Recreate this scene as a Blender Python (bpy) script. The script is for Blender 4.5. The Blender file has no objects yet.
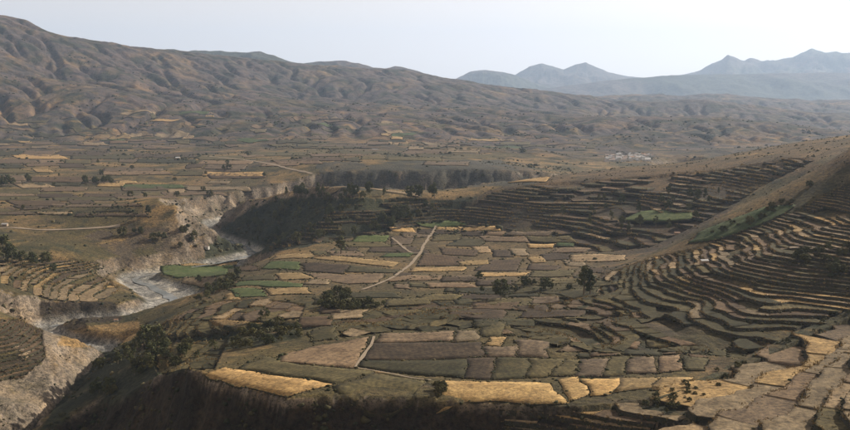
import bpy, bmesh, math, random
import numpy as np
from math import radians, sin, cos, tan, atan, log, exp, pi, sqrt

# ------------------------------------------------------------------ camera, sky, sun, exposure
FPX, CXP, CYP, YHOR = 900.0, 425.0, 215.0, 105.0      # focal length, centre and eye level in photo pixels
PITCH = atan((CYP - YHOR) / FPX)
ZC = 260.0                                            # height of the viewpoint above datum (m)
SUN_AZ, SUN_EL = radians(57), radians(28)             # to the right of and beyond the view, mid height

sc = bpy.context.scene
col = sc.collection
cam = bpy.data.cameras.new('camera')
cam.sensor_fit = 'HORIZONTAL'; cam.sensor_width = 36.0
cam.lens = 36.0 * FPX / 850.0
cam.clip_start = 1.0; cam.clip_end = 120000.0
camo = bpy.data.objects.new('camera', cam); col.objects.link(camo)
camo.location = (0, 0, ZC); camo.rotation_euler = (pi / 2 - PITCH, 0, 0)
sc.camera = camo

world = bpy.data.worlds.new('World'); sc.world = world; world.use_nodes = True
wn = world.node_tree
for n in list(wn.nodes): wn.nodes.remove(n)
sky = wn.nodes.new('ShaderNodeTexSky'); sky.sky_type = 'NISHITA'; sky.sun_disc = False
sky.sun_elevation = SUN_EL; sky.sun_rotation = SUN_AZ
sky.altitude = 3400; sky.air_density = 0.8; sky.dust_density = 9.0; sky.ozone_density = 1.0
hs = wn.nodes.new('ShaderNodeHueSaturation'); hs.inputs['Saturation'].default_value = 0.0   # thin veil of high cloud
bg = wn.nodes.new('ShaderNodeBackground'); bg.inputs['Strength'].default_value = 0.108
wo = wn.nodes.new('ShaderNodeOutputWorld')
wn.links.new(sky.outputs[0], hs.inputs['Color']); tint = wn.nodes.new('ShaderNodeMix'); tint.data_type = 'RGBA'; tint.blend_type = 'MULTIPLY'; tint.inputs[0].default_value = 1.0
tint.inputs[7].default_value = (1.15, 1.0, 0.87, 1)
wn.links.new(hs.outputs[0], tint.inputs[6]); wn.links.new(tint.outputs[2], bg.inputs[0]); wn.links.new(bg.outputs[0], wo.inputs[0])

sl = bpy.data.lights.new('sun', 'SUN'); sl.energy = 5.0; sl.angle = radians(0.6); sl.color = (1.0, 0.90, 0.76)
so = bpy.data.objects.new('sun', sl); col.objects.link(so)
so.rotation_euler = (pi / 2 - SUN_EL, 0, pi - SUN_AZ)  # lamp shines along -Z, from azimuth SUN_AZ (clockwise from +Y)
so.location = (800, 500, 1500)

sc.view_settings.view_transform = 'Standard'; sc.view_settings.look = 'None'
sc.view_settings.exposure = 0.68; sc.view_settings.gamma = 1.0; sc.view_settings.use_curve_mapping = False
sc.cycles.volume_bounces = 1; sc.cycles.max_bounces = 5; sc.cycles.diffuse_bounces = 2
sc.cycles.transparent_max_bounces = 6
sc.cycles.volume_step_rate = 4.0
sc.cycles.use_denoising = True

rng = np.random.default_rng(7)
random.seed(7)

# ------------------------------------------------------------------ small maths
def ray(px, py):
    u = (px - CXP) / FPX; v = (CYP - py) / FPX
    return u, cos(PITCH) + v * sin(PITCH), -sin(PITCH) + v * cos(PITCH)

def pz(px, py, z):                 # photo pixel seen at height z (relative to the eye) -> x, y, z
    a, b, c = ray(px, py); t = z / c
    return (t * a, t * b, z)

def pd(px, py, d):                 # photo pixel seen at ground distance d
    a, b, c = ray(px, py); t = d / b
    return (t * a, d, t * c)

def hd(px, d, z):                  # bearing of a photo column, at distance d and height z (hidden from the eye)
    return ((px - CXP) / FPX * d * 1.0, d, z)

def _hash(ix, iy, seed):
    h = (ix.astype(np.int64) * 374761393 + iy.astype(np.int64) * 668265263 + seed * 982451653) & 0x7fffffff
    h = ((h ^ (h >> 13)) * 1274126177) & 0x7fffffff
    h = ((h ^ (h >> 15)) * 2246822519) & 0x7fffffff
    return (h ^ (h >> 14)) & 0xffff

def noise(x, y, seed=0):           # gradient noise, about -0.7..0.7
    x = np.asarray(x, float); y = np.asarray(y, float)
    ix = np.floor(x); iy = np.floor(y); fx = x - ix; fy = y - iy
    ix = ix.astype(np.int64); iy = iy.astype(np.int64)
    sx = fx * fx * fx * (fx * (fx * 6 - 15) + 10); sy = fy * fy * fy * (fy * (fy * 6 - 15) + 10)
    def g(dx, dy):
        a = _hash(ix + dx, iy + dy, seed) * (2 * pi / 65536.0)
        return np.cos(a) * (fx - dx) + np.sin(a) * (fy - dy)
    a = g(0, 0); b = g(1, 0); c = g(0, 1); d = g(1, 1)
    return (a + (b - a) * sx) * (1 - sy) + (c + (d - c) * sx) * sy

def fbm(x, y, oct=4, seed=0, gain=0.5):
    s = 0; a = 1.0; f = 1.0
    for i in range(oct):
        s = s + a * noise(x * f + 13.7 * i, y * f - 7.3 * i, seed + i); a *= gain; f *= 2.03
    return s

def ridged(x, y, oct=4, seed=0):
    s = 0; a = 1.0; f = 1.0
    for i in range(oct):
        s = s + a * (1 - np.abs(noise(x * f + 3.1 * i, y * f + 9.2 * i, seed + i)) * 2.2); a *= 0.5; f *= 2.07
    return s - 1.0

def sstep(a, b, x):
    t = np.clip((x - a) / (b - a), 0, 1)
    return t * t * (3 - 2 * t)

def poly_dist(x, y, P):
    """distance of points to a polyline, with the fraction index along it"""
    best = np.full(x.shape, 1e12); at = np.zeros(x.shape)
    for i in range(len(P) - 1):
        ax, ay = P[i][0], P[i][1]; bx, by = P[i + 1][0], P[i + 1][1]
        dx, dy = bx - ax, by - ay; L = dx * dx + dy * dy + 1e-9
        t = np.clip(((x - ax) * dx + (y - ay) * dy) / L, 0, 1)
        d = (x - ax - t * dx) ** 2 + (y - ay - t * dy) ** 2
        m = d < best
        best = np.where(m, d, best); at = np.where(m, i + t, at)
    return np.sqrt(best), at

def in_poly(x, y, P):
    ins = np.zeros(np.shape(x), bool); n = len(P); j = n - 1
    for i in range(n):
        xi, yi, xj, yj = P[i][0], P[i][1], P[j][0], P[j][1]
        c = ((yi > y) != (yj > y)) & (x < (xj - xi) * (y - yi) / (yj - yi + 1e-12) + xi)
        ins ^= c; j = i
    return ins

def spline(P, n=8):                # Catmull-Rom through points of any dimension
    P = np.array(P, float); Q = np.vstack([2 * P[0] - P[1], P, 2 * P[-1] - P[-2]]); out = []
    for i in range(1, len(Q) - 2):
        for k in range(n):
            t = k / n
            out.append(0.5 * ((2 * Q[i]) + (-Q[i-1] + Q[i+1]) * t + (2*Q[i-1] - 5*Q[i] + 4*Q[i+1] - Q[i+2]) * t*t
                              + (-Q[i-1] + 3*Q[i] - 3*Q[i+1] + Q[i+2]) * t**3))
    out.append(P[-1]); return np.array(out)
# ------------------------------------------------------------------ the lie of the land
def Z(*r): return [pz(*a) for a in r]
def D(*r): return [pd(*a) for a in r]
def Hd(*r): return [hd(*a) for a in r]
CTRL = []
# foot of the viewpoint hill and the side ravine in front of the bench (out of the frame)
CTRL += Hd((-200,80,-45),(200,80,-42),(600,80,-42),(1050,80,-40),(-200,180,-98),(100,180,-95),(425,180,-92),(700,180,-88),(900,190,-82),
           (-100,300,-150),(100,290,-142),(300,280,-136),(480,280,-130),(600,275,-122),(1050,260,-85))
# the near bench with the big fields
CTRL += Z((150,376,-122),(200,376,-120),(245,390,-119),(300,398,-118),(340,402,-118),(425,402,-118),(560,408,-117.5),(640,402,-117),
          (230,362,-121),(300,350,-121),(370,345,-121.3),(450,345,-121.2),(530,345,-121),(600,350,-120.6),(680,365,-118.5),(480,375,-119.5),(380,375,-119.6),(600,378,-119),
          (310,328,-126),(360,318,-127.5),(420,315,-126),(500,315,-125),(560,310,-125),
          (285,305,-135),(320,297,-136.5),(400,290,-135.5),(460,280,-136),(520,280,-135),(590,291,-126.5),
          (225,300,-147),(250,285,-146),(300,280,-144.5),(350,270,-144.5),(430,265,-144),(520,262,-143),(600,258,-138),
          (290,262,-148),(350,250,-147),(430,245,-145),(540,245,-143),(610,252,-137),(270,330,-131),(255,345,-127))
# slope from the bench down to the river on the left
CTRL += Z((205,335,-138),(205,350,-133),(170,320,-152),(150,345,-146),(130,365,-148),(175,360,-138),(110,400,-157),(215,318,-140),(190,305,-152))
CTRL += Hd((20,400,-178),(-60,380,-178),(80,380,-165),(0,240,-130),(150,240,-124))
# dark ridge behind the plain
CTRL += Z((250,205,-116),(275,197,-110),(300,193,-107),(360,196,-110),(430,196,-114),(470,190,-109),(290,246,-151),(245,250,-166),(345,238,-147),(395,231,-143),
          (430,224,-141),(480,224,-138),(560,220,-127),(640,226,-122),(700,221,-114))
CTRL += Hd((240,1180,-118),(300,1200,-112),(420,1230,-120),(300,1320,-142),(420,1350,-148),(180,1250,-132))
# terraced hill in the middle distance, right, and the ground behind it
CTRL += Z((505,184,-102),(560,175,-97),(620,168,-92),(700,160,-78),(780,145,-58),(850,135,-43),(520,205,-117),(600,200,-111),(680,200,-104),(750,185,-86),(820,163,-61))
CTRL += Hd((950,1300,-25),(1050,1350,-5),(560,1420,-112),(620,1500,-118),(620,1800,-142),(700,1500,-100),(700,1850,-135),(850,1650,-80),(1000,1800,-40),(780,2300,-130))
# the spur on the right, its near terraced face
CTRL += Z((662,249,-112),(700,228,-96),(760,197,-74),(810,172,-55),(850,150,-38),(850,172,-51),(780,210,-79),(720,245,-100))
CTRL += Hd((660,760,-126),(700,790,-119),(760,810,-104),(810,840,-88),(860,870,-72),(950,720,8),(1050,700,40),(950,900,-40))
CTRL += Z((850,250,-87),(850,285,-100),(850,318,-111.5),(800,260,-93),(800,300,-107.5),(800,325,-114),(750,265,-98),(750,310,-110.5),(750,342,-117.5),(700,300,-114.5),(700,272,-106),(640,330,-120.5),(620,300,-120),(650,272,-114),(560,330,-122.5),(850,200,-68),(800,225,-83))
CTRL += Hd((950,560,-60),(950,490,-85),(1050,540,-40),(1050,460,-75))
# near slope, lower right corner
CTRL += Z((850,380,-105),(850,430,-103),(750,390,-113),(700,425,-111),(655,422,-114),(740,366,-118),(800,339,-114.5))
CTRL += Z((850,345,-108.5))
CTRL += Hd((950,300,-90),(950,380,-92),(950,430,-98))
# far bank: plain, cliff tops, low terraces beside the river
CTRL += Z((0,224,-138),(60,229,-140),(130,229,-140),(190,228,-140),(0,200,-134),(100,200,-134),(190,200,-134),(0,170,-124),(150,170,-124),(260,176,-126),
          (0,150,-118),(200,150,-118),(300,152,-112),(420,152,-111),(520,152,-120),(628,159,-147),(720,150,-125),(330,166,-109),(400,163,-106),(490,169,-114))
CTRL += Hd((-150,1000,-125),(-200,1700,-110),(-200,2400,-100),(1000,2400,-90),(850,2700,-110))
CTRL += Z((0,266,-150),(50,268,-157),(100,280,-166),(40,290,-160),(90,302,-168),(0,290,-150),(25,300,-157),(45,322,-165),(100,264,-160),(70,252,-150),(20,250,-145),
          (70,345,-167),(95,352,-172),(40,360,-167),(15,330,-155),(0,345,-158),(25,350,-161),(0,318,-149),(-30,330,-150),(0,400,-171),(40,400,-178),(100,336,-172),(125,330,-172),(170,290,-172),(210,272,-172),(150,268,-170))
CTRL += Hd((-100,500,-160),(-100,700,-138),(-100,850,-135),(200,1000,-170))
# mountain on the left
CTRL += D((0,132,2900),(150,132,2900),(300,136,2800),(420,132,3000),(0,92,3500),(100,96,3600),(200,100,3700),(300,102,3900),(400,106,3900),
          (0,50,4300),(80,60,4500),(200,72,4900),(300,82,5200),(400,88,5300),(500,105,5000),
          (-60,5,4800),(0,15,5000),(28,20,5050),(45,30,5100),(80,37,5200),(160,50,5400),(230,56,5700),(290,63,5900),(340,67,6200),(400,72,6500),(440,81,6700),(480,88,7000),(-250,-25,4600))
CTRL += Hd((0,5900,300),(150,6400,230),(300,7200,80),(420,7800,0),(-250,6000,350),(0,8500,200),(300,9500,0),(450,9500,-50))
# brown hills in the far right
CTRL += D((520,138,3000),(560,142,2900),(600,149,2750),(680,148,2800),(760,147,2800),(600,125,3500),(660,117,3900),(720,119,3900),(780,128,3600),(830,138,3300),
          (520,108,5200),(580,104,5600),(650,101,6000),(720,103,5800),(800,111,5300),(870,119,5000),(600,97,8300),(700,93,8500),(780,97,8300),(850,100,8200),(950,100,8200))
CTRL += Hd((560,4500,-40),(640,4800,-95),(740,4800,-130),(820,4300,-150),(900,4000,-150),(640,7100,-40),(720,7000,-60),(820,6500,-110),(920,6200,-120),(560,9500,20),(700,9500,0),(850,9500,-30),(1050,9500,0))
CTRL = np.array(CTRL)

def tps_fit(u, v, z, lam):
    n = len(u)
    r2 = (u[:, None] - u[None]) ** 2 + (v[:, None] - v[None]) ** 2
    K = 0.5 * r2 * np.log(r2 + 1e-12) + lam * np.eye(n)
    Pm = np.stack([np.ones(n), u, v], 1)
    A = np.zeros((n + 3, n + 3)); A[:n, :n] = K; A[:n, n:] = Pm; A[n:, :n] = Pm.T
    return np.linalg.solve(A, np.concatenate([z, np.zeros(3)]))

cu = CTRL[:, 0] / CTRL[:, 1]; cv = np.log(CTRL[:, 1])
TW = tps_fit(cu, cv, CTRL[:, 2], 1e-5)
def tps_eval(u, v):
    out = np.empty(u.shape); flat_u, flat_v = u.ravel(), v.ravel(); o = out.ravel()
    for s in range(0, flat_u.size, 20000):
        a = flat_u[s:s+20000]; b = flat_v[s:s+20000]
        r2 = (a[:, None] - cu[None]) ** 2 + (b[:, None] - cv[None]) ** 2
        o[s:s+20000] = (0.5 * r2 * np.log(r2 + 1e-12)) @ TW[:-3] + TW[-3] + TW[-2] * a + TW[-1] * b
    return o.reshape(u.shape)

# rivers: (x, y, water level, half width of the flat bed, wall slope)
def rv(p, w, m): return (p[0], p[1], p[2], w, m)
RIVER = [rv(hd(-60,430,-190),2.5,1.1), rv(pz(35,432,-186),2.5,1.1), rv(pz(68,396,-184),2.5,1.2), rv(pz(103,357,-182),4,.9), rv(hd(100,655,-181),9,.8), rv(hd(55,676,-180.5),9,.8),
         rv(hd(35,712,-180),9,.8), rv(pz(75,323,-179.5),12,1.3), rv(pz(130,318,-179),13,1.1), rv(pz(172,305,-178.5),21,.7), rv(pz(165,293,-178),23,.6), rv(pz(138,281,-177.5),18,.6), rv(pz(150,274,-177),12,.75),
         rv(pz(200,266,-176.5),10,.75), rv(pz(240,258,-176),12,.55), rv(pz(256,252,-176),10,.5), rv(hd(225,1160,-175),10,.6), rv(hd(200,1260,-174.5),12,.6), rv(hd(240,1400,-174),14,.7), rv(hd(330,1490,-173),14,.75),
         rv(hd(420,1510,-172),14,.75), rv(hd(520,1530,-171),14,.7), rv(hd(600,1640,-170),14,.6), rv(hd(660,1900,-169),14,.5), rv(hd(680,2300,-168),14,.5)]
RIVER = spline(RIVER, 6)
# side ravine under the bench edge: floor line
RAVINE = spline([rv(hd(700,318,-117),1.5,.9), rv(hd(655,322,-122),2,.7), rv(hd(600,322,-127),2,.7), rv(hd(520,330,-136),3,1.3), rv(hd(430,337,-144),3,1.8), rv(hd(330,336,-150),3,2.0),
                 rv(hd(250,334,-157),3,1.9), rv(hd(180,356,-165),3,1.9), rv(hd(120,384,-172),4,1.7), rv(hd(50,455,-182),5,1.2)], 6)
# gully that drains between bench and far plain, with the bushes
GULLY = spline([rv(pz(305,333,-131),1,.5), rv(pz(270,333,-139),1.5,.6), rv(pz(235,345,-144),2,.65), rv(pz(190,352,-150),2,.7), rv(pz(140,368,-165),3,.8), rv(pz(100,372,-178),3,.9)], 6)
GULLY2 = spline([rv(pz(245,270,-152),1,.4), rv(pz(222,287,-160),2,.45), rv(pz(200,297,-168),3,.5), rv(pz(185,303,-176),3,.5)], 6)
CUTS = [(RIVER, 9.0), (RAVINE, 4.0), (GULLY, 2.5), (GULLY2, 2.5)]

# erosion of the far slopes on a regular grid --------------------------------------
EX0, EX1, EY0, EY1, ES = -4300, 4700, 1850, 8600, 12.5
ex = np.arange(EX0, EX1, ES); ey = np.arange(EY0, EY1, ES)
EXX, EYY = np.meshgrid(ex, ey)
E0 = tps_eval(EXX / EYY, np.log(EYY))
def crest_gap(x, y):
    px = x / y * FPX + CXP; return np.abs(y - (5000 + np.clip(px, 0, 480) * 3.6)) + 2000 * sstep(480, 600, px)
def far_noise(x, y, z0):
    m = sstep(1900, 3400, y)
    wx = x + 130 * fbm(x / 600, y / 600, 2, 31); wy = y + 130 * fbm(x / 600 + 9, y / 600, 2, 37)
    big = 36 * fbm(wx / 800, wy / 800, 6, 3, .55)
    fold = 48 * fbm(x / 1700, y / 1500, 2, 23) * sstep(0, 900, crest_gap(x, y))
    rg = 20 * (ridged(wx / 420 + .3, wy / 520, 5, 11) - .3)
    px = x / y * FPX + CXP; crest = 5000 + np.clip(px, 0, 480) * 3.6; fade = 1 - .5 * sstep(1000, 200, np.abs(y - crest)) * sstep(560, 470, px)
    return m * fade * (big + rg * .9 + fold) * (0.6 + 0.4 * sstep(-60, 150, z0)) + (1 - m) * 7 * fbm(x / 170, y / 170, 4, 5) * sstep(1900, 2400, y)
E = E0 + far_noise(EXX, EYY, E0)
def erode(Hm, n, steps, seed, cell):
    r = np.random.default_rng(seed); h = Hm / cell; h_lo = h - 26 / cell; h_hi = h + 2.5 / cell
    ny, nx = h.shape
    for batch in range(n):
        N = 26000
        px = r.uniform(1, nx - 3, N); py = r.uniform(1, ny - 3, N)
        dx = np.zeros(N); dy = np.zeros(N); vel = np.ones(N); water = np.ones(N); sed = np.zeros(N); alive = np.ones(N, bool)
        for s in range(steps):
            ix = px.astype(int); iy = py.astype(int); fx = px - ix; fy = py - iy
            a = h[iy, ix]; b = h[iy, ix+1]; c = h[iy+1, ix]; d = h[iy+1, ix+1]
            gx = (b - a) * (1 - fy) + (d - c) * fy; gy = (c - a) * (1 - fx) + (d - b) * fx
            h0 = a*(1-fx)*(1-fy) + b*fx*(1-fy) + c*(1-fx)*fy + d*fx*fy
            dx = dx * .12 - gx * .88; dy = dy * .12 - gy * .88
            L = np.sqrt(dx*dx + dy*dy) + 1e-9; dx /= L; dy /= L
            nxp = px + dx; nyp = py + dy
            alive &= (nxp > 1) & (nxp < nx - 3) & (nyp > 1) & (nyp < ny - 3)
            nxp = np.clip(nxp, 1, nx - 3); nyp = np.clip(nyp, 1, ny - 3)
            jx = nxp.astype(int); jy = nyp.astype(int); ux = nxp - jx; uy = nyp - jy
            h1 = h[jy, jx]*(1-ux)*(1-uy) + h[jy, jx+1]*ux*(1-uy) + h[jy+1, jx]*(1-ux)*uy + h[jy+1, jx+1]*ux*uy
            dh = h1 - h0
            cap = np.maximum(-dh, .008) * vel * water * 5
            dep = np.where(dh > 0, np.minimum(dh, sed), np.where(sed > cap, (sed - cap) * .28, 0))
            ero = np.where((dh <= 0) & (sed <= cap), np.minimum((cap - sed) * .28, -dh), 0)
            dep = np.minimum(dep, .03); ero = np.minimum(ero, .03)
            amt = np.where(alive, dep - ero, 0); sed += np.where(alive, ero - dep, 0)
            np.add.at(h, (iy, ix), amt*(1-fx)*(1-fy)); np.add.at(h, (iy, ix+1), amt*fx*(1-fy))
            np.add.at(h, (iy+1, ix), amt*(1-fx)*fy); np.add.at(h, (iy+1, ix+1), amt*fx*fy)
            vel = np.sqrt(np.clip(vel*vel - dh * 4, 0, 30)); water *= .982
            px, py = nxp, nyp
        h = np.clip(h, h_lo, h_hi)
    return h * cell
E = erode(E, 12, 50, 4, ES)
k = np.array([1, 2, 1]) / 4.0
for _ in range(0):
    E[1:-1] = .25*E[:-2] + .5*E[1:-1] + .25*E[2:]; E[:, 1:-1] = .25*E[:, :-2] + .5*E[:, 1:-1] + .25*E[:, 2:]
EDEL = E - E0
def bilin(A, fx, fy):
    fx = np.clip(fx, 0, A.shape[1] - 1.001); fy = np.clip(fy, 0, A.shape[0] - 1.001)
    ix = fx.astype(int); iy = fy.astype(int); ux = fx - ix; uy = fy - iy
    return A[iy, ix]*(1-ux)*(1-uy) + A[iy, ix+1]*ux*(1-uy) + A[iy+1, ix]*(1-ux)*uy + A[iy+1, ix+1]*ux*uy

# the sheet: bearings x distances, finer where it is near ----------------------------
PX0, PX1, NU = -230, 1080, 800
UU = (np.linspace(PX0, PX1, NU) - CXP) / FPX
dd = np.concatenate([np.geomspace(70, 250, 40, endpoint=False), np.geomspace(250, 1400, 390, endpoint=False), np.geomspace(1400, 9400, 330)])
VV = np.log(dd); NV = len(VV)
U2, V2 = np.meshgrid(UU, VV); Y2 = np.exp(V2); X2 = U2 * Y2
B = tps_eval(U2, V2)
B = B + bilin(EDEL, (X2 - EX0) / ES, (Y2 - EY0) / ES) * sstep(1900, 2300, Y2)
BASE_SMOOTH = B.copy()
G = B.copy()
CUTD = []
for P, amp in CUTS:
    lo = P[:, :2].min(0) - 260; hi = P[:, :2].max(0) + 260
    m = (X2 > lo[0]) & (X2 < hi[0]) & (Y2 > lo[1]) & (Y2 < hi[1])
    d, at = poly_dist(X2[m], Y2[m], P)
    zr = np.interp(at, np.arange(len(P)), P[:, 2]); w = np.interp(at, np.arange(len(P)), P[:, 3]); sl_ = np.interp(at, np.arange(len(P)), P[:, 4])
    x, y = X2[m], Y2[m]
    gul = fbm(x / 38, y / 38, 4, 51) * amp * 1.5 + (np.abs(noise(x / 17, y / 17, 57)) - .25) * amp * 1.1
    if P is RIVER: gul = gul + sstep(1250, 1450, y) * (34 * fbm(x / 120, y / 120, 3, 91) + 16 * (np.abs(noise(x / 42, y / 42, 93)) - .25))
    e = np.maximum(0, d - w + gul * sstep(0, 18, d - w))
    wall = zr - .6 + 1.6 * sstep(0, 4, d - w * .8) + e * sl_ * (1 + .25 * sstep(10, 30, e))
    g = G[m]; kk = 3.0
    hh = np.clip(.5 + .5 * (wall - g) / kk, 0, 1)
    G[m] = wall * (1 - hh) + g * hh - kk * hh * (1 - hh)
    full = np.full(X2.shape, 1e4); full[m] = d - w; CUTD.append(full)
    if P is RIVER: RIVW = np.zeros(X2.shape); RIVW[m] = w
CARVE = np.clip(BASE_SMOOTH - G, 0, None)
# small relief
CR_ = np.clip(CARVE / 9, 0, 1) * sstep(2600, 1500, Y2)
G = G + CR_ * (2.2 * (ridged(X2 / 15, Y2 / 15, 3, 83) - .4) + .8 * fbm(X2 / 3.5, Y2 / 3.5, 2, 87)) * sstep(2, 10, np.minimum.reduce(CUTD))
G = G + (.9 * fbm(X2 / 30, Y2 / 30, 4, 71) + .25 * fbm(X2 / 6, Y2 / 6, 2, 75)) * np.clip(.07 + CARVE / 8, 0, 1.3) * sstep(9400, 2600, Y2)

def lookup(A, x, y):
    x = np.asarray(x, float); y = np.asarray(y, float)
    fu = (x / y - UU[0]) / (UU[1] - UU[0]); fv = np.interp(np.log(np.maximum(y, 71)), VV, np.arange(NV))
    return bilin(A, fu, fv)
def ground(x, y): return lookup(G, x, y)

def hit(px, py, A=None):           # where a sight line through a photo pixel first meets the land
    A = G if A is None else A
    a, b, c = ray(px, py); u = a / b
    fu = (u - UU[0]) / (UU[1] - UU[0]); i = int(min(max(fu, 0), NU - 2)); f = fu - i
    colz = A[:, i] * (1 - f) + A[:, i + 1] * f
    rz = dd * (c / b)
    over = np.where((colz >= rz) & (dd > 150))[0]
    if len(over) == 0: return None
    k_ = over[0]
    if k_ == 0: return (u * dd[0], dd[0], colz[0])
    e0 = rz[k_-1] - colz[k_-1]; e1 = colz[k_] - rz[k_]; t = e0 / (e0 + e1 + 1e-9)
    y = dd[k_-1] * (1 - t) + dd[k_] * t
    return (u * y, y, colz[k_-1] * (1 - t) + colz[k_] * t)
# ------------------------------------------------------------------ mesh helpers
def mesh_np(name, co, quads=None, tris=None, smooth=False):
    me = bpy.data.meshes.new(name)
    co = np.asarray(co, np.float32); nq = 0 if quads is None else len(quads); nt = 0 if tris is None else len(tris)
    me.vertices.add(len(co)); me.vertices.foreach_set('co', co.ravel())
    parts = []
    if nq: parts.append(np.asarray(quads, np.int32).ravel())
    if nt: parts.append(np.asarray(tris, np.int32).ravel())
    li = np.concatenate(parts); me.loops.add(len(li)); me.loops.foreach_set('vertex_index', li)
    st = np.concatenate([np.arange(nq) * 4, nq * 4 + np.arange(nt) * 3]).astype(np.int32)
    me.polygons.add(nq + nt); me.polygons.foreach_set('loop_start', st)
    try: me.polygons.foreach_set('loop_total', np.concatenate([np.full(nq, 4), np.full(nt, 3)]).astype(np.int32))
    except Exception: pass
    if smooth: me.polygons.foreach_set('use_smooth', np.ones(nq + nt, bool))
    me.update(calc_edges=True)
    return me

def add_obj(name, me, mat=None, parent=None, kind=None, label=None, category=None, group=None):
    o = bpy.data.objects.new(name, me); col.objects.link(o)
    if mat is not None and me is not None:
        for m in (mat if isinstance(mat, (list, tuple)) else [mat]): me.materials.append(m)
    if parent is not None: o.parent = parent
    tagp(o, kind, label, category, group)
    return o

def tagp(o, kind=None, label=None, category=None, group=None):
    if kind: o['kind'] = kind
    if label: o['label'] = label
    if category: o['category'] = category
    if group: o['group'] = group

def color_attr(me, name, rgb):
    a = me.color_attributes.new(name, 'FLOAT_COLOR', 'POINT')
    c = np.ones((len(me.vertices), 4), np.float32); c[:, :3] = rgb
    a.data.foreach_set('color', c.ravel())

# ------------------------------------------------------------------ materials
def new_mat(name, rough=0.95):
    m = bpy.data.materials.new(name); m.use_nodes = True; nt = m.node_tree
    b = nt.nodes['Principled BSDF']; b.inputs['Roughness'].default_value = rough
    b.inputs['Specular IOR Level'].default_value = 0.15
    return m, nt, b
def N(nt, t, **kw):
    n = nt.nodes.new(t)
    for k_, v in kw.items():
        if k_ in n.inputs.keys(): n.inputs[k_].default_value = v
        else: setattr(n, k_, v)
    return n
def mix(nt, fac, a, b, mode='MIX'):
    n = nt.nodes.new('ShaderNodeMix'); n.data_type = 'RGBA'; n.blend_type = mode
    for i, v in ((0, fac), (6, a), (7, b)):
        if isinstance(v, (int, float)): n.inputs[i].default_value = v
        elif isinstance(v, tuple): n.inputs[i].default_value = (*v, 1)
        else: nt.links.new(v, n.inputs[i])
    return n.outputs[2]
def ramp(nt, fac, stops):
    n = nt.nodes.new('ShaderNodeValToRGB'); e = n.color_ramp.elements
    while len(e) < len(stops): e.new(.5)
    for i, (p, c) in enumerate(stops): e[i].position = p; e[i].color = (*c, 1) if len(c) == 3 else c
    nt.links.new(fac, n.inputs[0]); return n.outputs[0]
def tex_noise(nt, vec, scale, detail=4, rough=.6):
    n = N(nt, 'ShaderNodeTexNoise', Scale=scale, Detail=detail, Roughness=rough)
    nt.links.new(vec, n.inputs['Vector']); return n.outputs[0]
def geo_pos(nt): return nt.nodes.new('ShaderNodeNewGeometry').outputs['Position']
def bump(nt, b, h, strength, dist):
    n = N(nt, 'ShaderNodeBump', Strength=strength, Distance=dist)
    nt.links.new(h, n.inputs['Height']); nt.links.new(n.outputs[0], b.inputs['Normal'])

def land_material(name, near=True):
    m, nt, b = new_mat(name)
    a = nt.nodes.new('ShaderNodeVertexColor'); a.layer_name = 'cover'
    p = geo_pos(nt)
    if near:
        f = tex_noise(nt, p, 0.35, 6, .7); g = tex_noise(nt, p, 0.03, 5, .6)
        c = mix(nt, .85, a.outputs[0], ramp(nt, f, [(.38, (.40, .40, .40)), (.5, (1, 1, 1)), (.62, (1.6, 1.55, 1.4))]), 'MULTIPLY')
        c = mix(nt, .7, c, ramp(nt, g, [(.36, (.55, .57, .55)), (.5, (1, 1, 1)), (.64, (1.4, 1.3, 1.12))]), 'MULTIPLY')
        k3 = tex_noise(nt, p, 1.1, 3, .6); c = mix(nt, ramp(nt, k3, [(.56, (0, 0, 0)), (.64, (1, 1, 1))]), c, (.032, .032, .017))
        bump(nt, b, f, 1.0, 1.6)
    else:
        f = tex_noise(nt, p, 0.02, 8, .7); g = tex_noise(nt, p, 0.0035, 5, .6)
        c = mix(nt, .85, a.outputs[0], ramp(nt, f, [(.38, (.32, .36, .38)), (.5, (1, 1, 1)), (.62, (1.6, 1.5, 1.3))]), 'MULTIPLY')
        c = mix(nt, .6, c, ramp(nt, g, [(.35, (.65, .75, .65)), (.5, (1, 1, 1)), (.65, (1.25, 1.1, .95))]), 'MULTIPLY')
        bump(nt, b, f, .8, 22.0)
    nt.links.new(c, b.inputs['Base Color'])
    return m
# ------------------------------------------------------------------ field and terrace layout (worked out before the land sheet is laid)
def project(x, y, z):              # world (eye relative) -> photo pixel
    fy = y * cos(PITCH) - z * sin(PITCH); uy = y * sin(PITCH) + z * cos(PITCH)
    return CXP + FPX * x / fy, CYP - FPX * uy / fy

def smooth2(A, n):
    A = A.copy()
    for _ in range(n):
        A[1:-1] = .25*A[:-2] + .5*A[1:-1] + .25*A[2:]; A[:, 1:-1] = .25*A[:, :-2] + .5*A[:, 1:-1] + .25*A[:, 2:]
    return A

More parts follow.
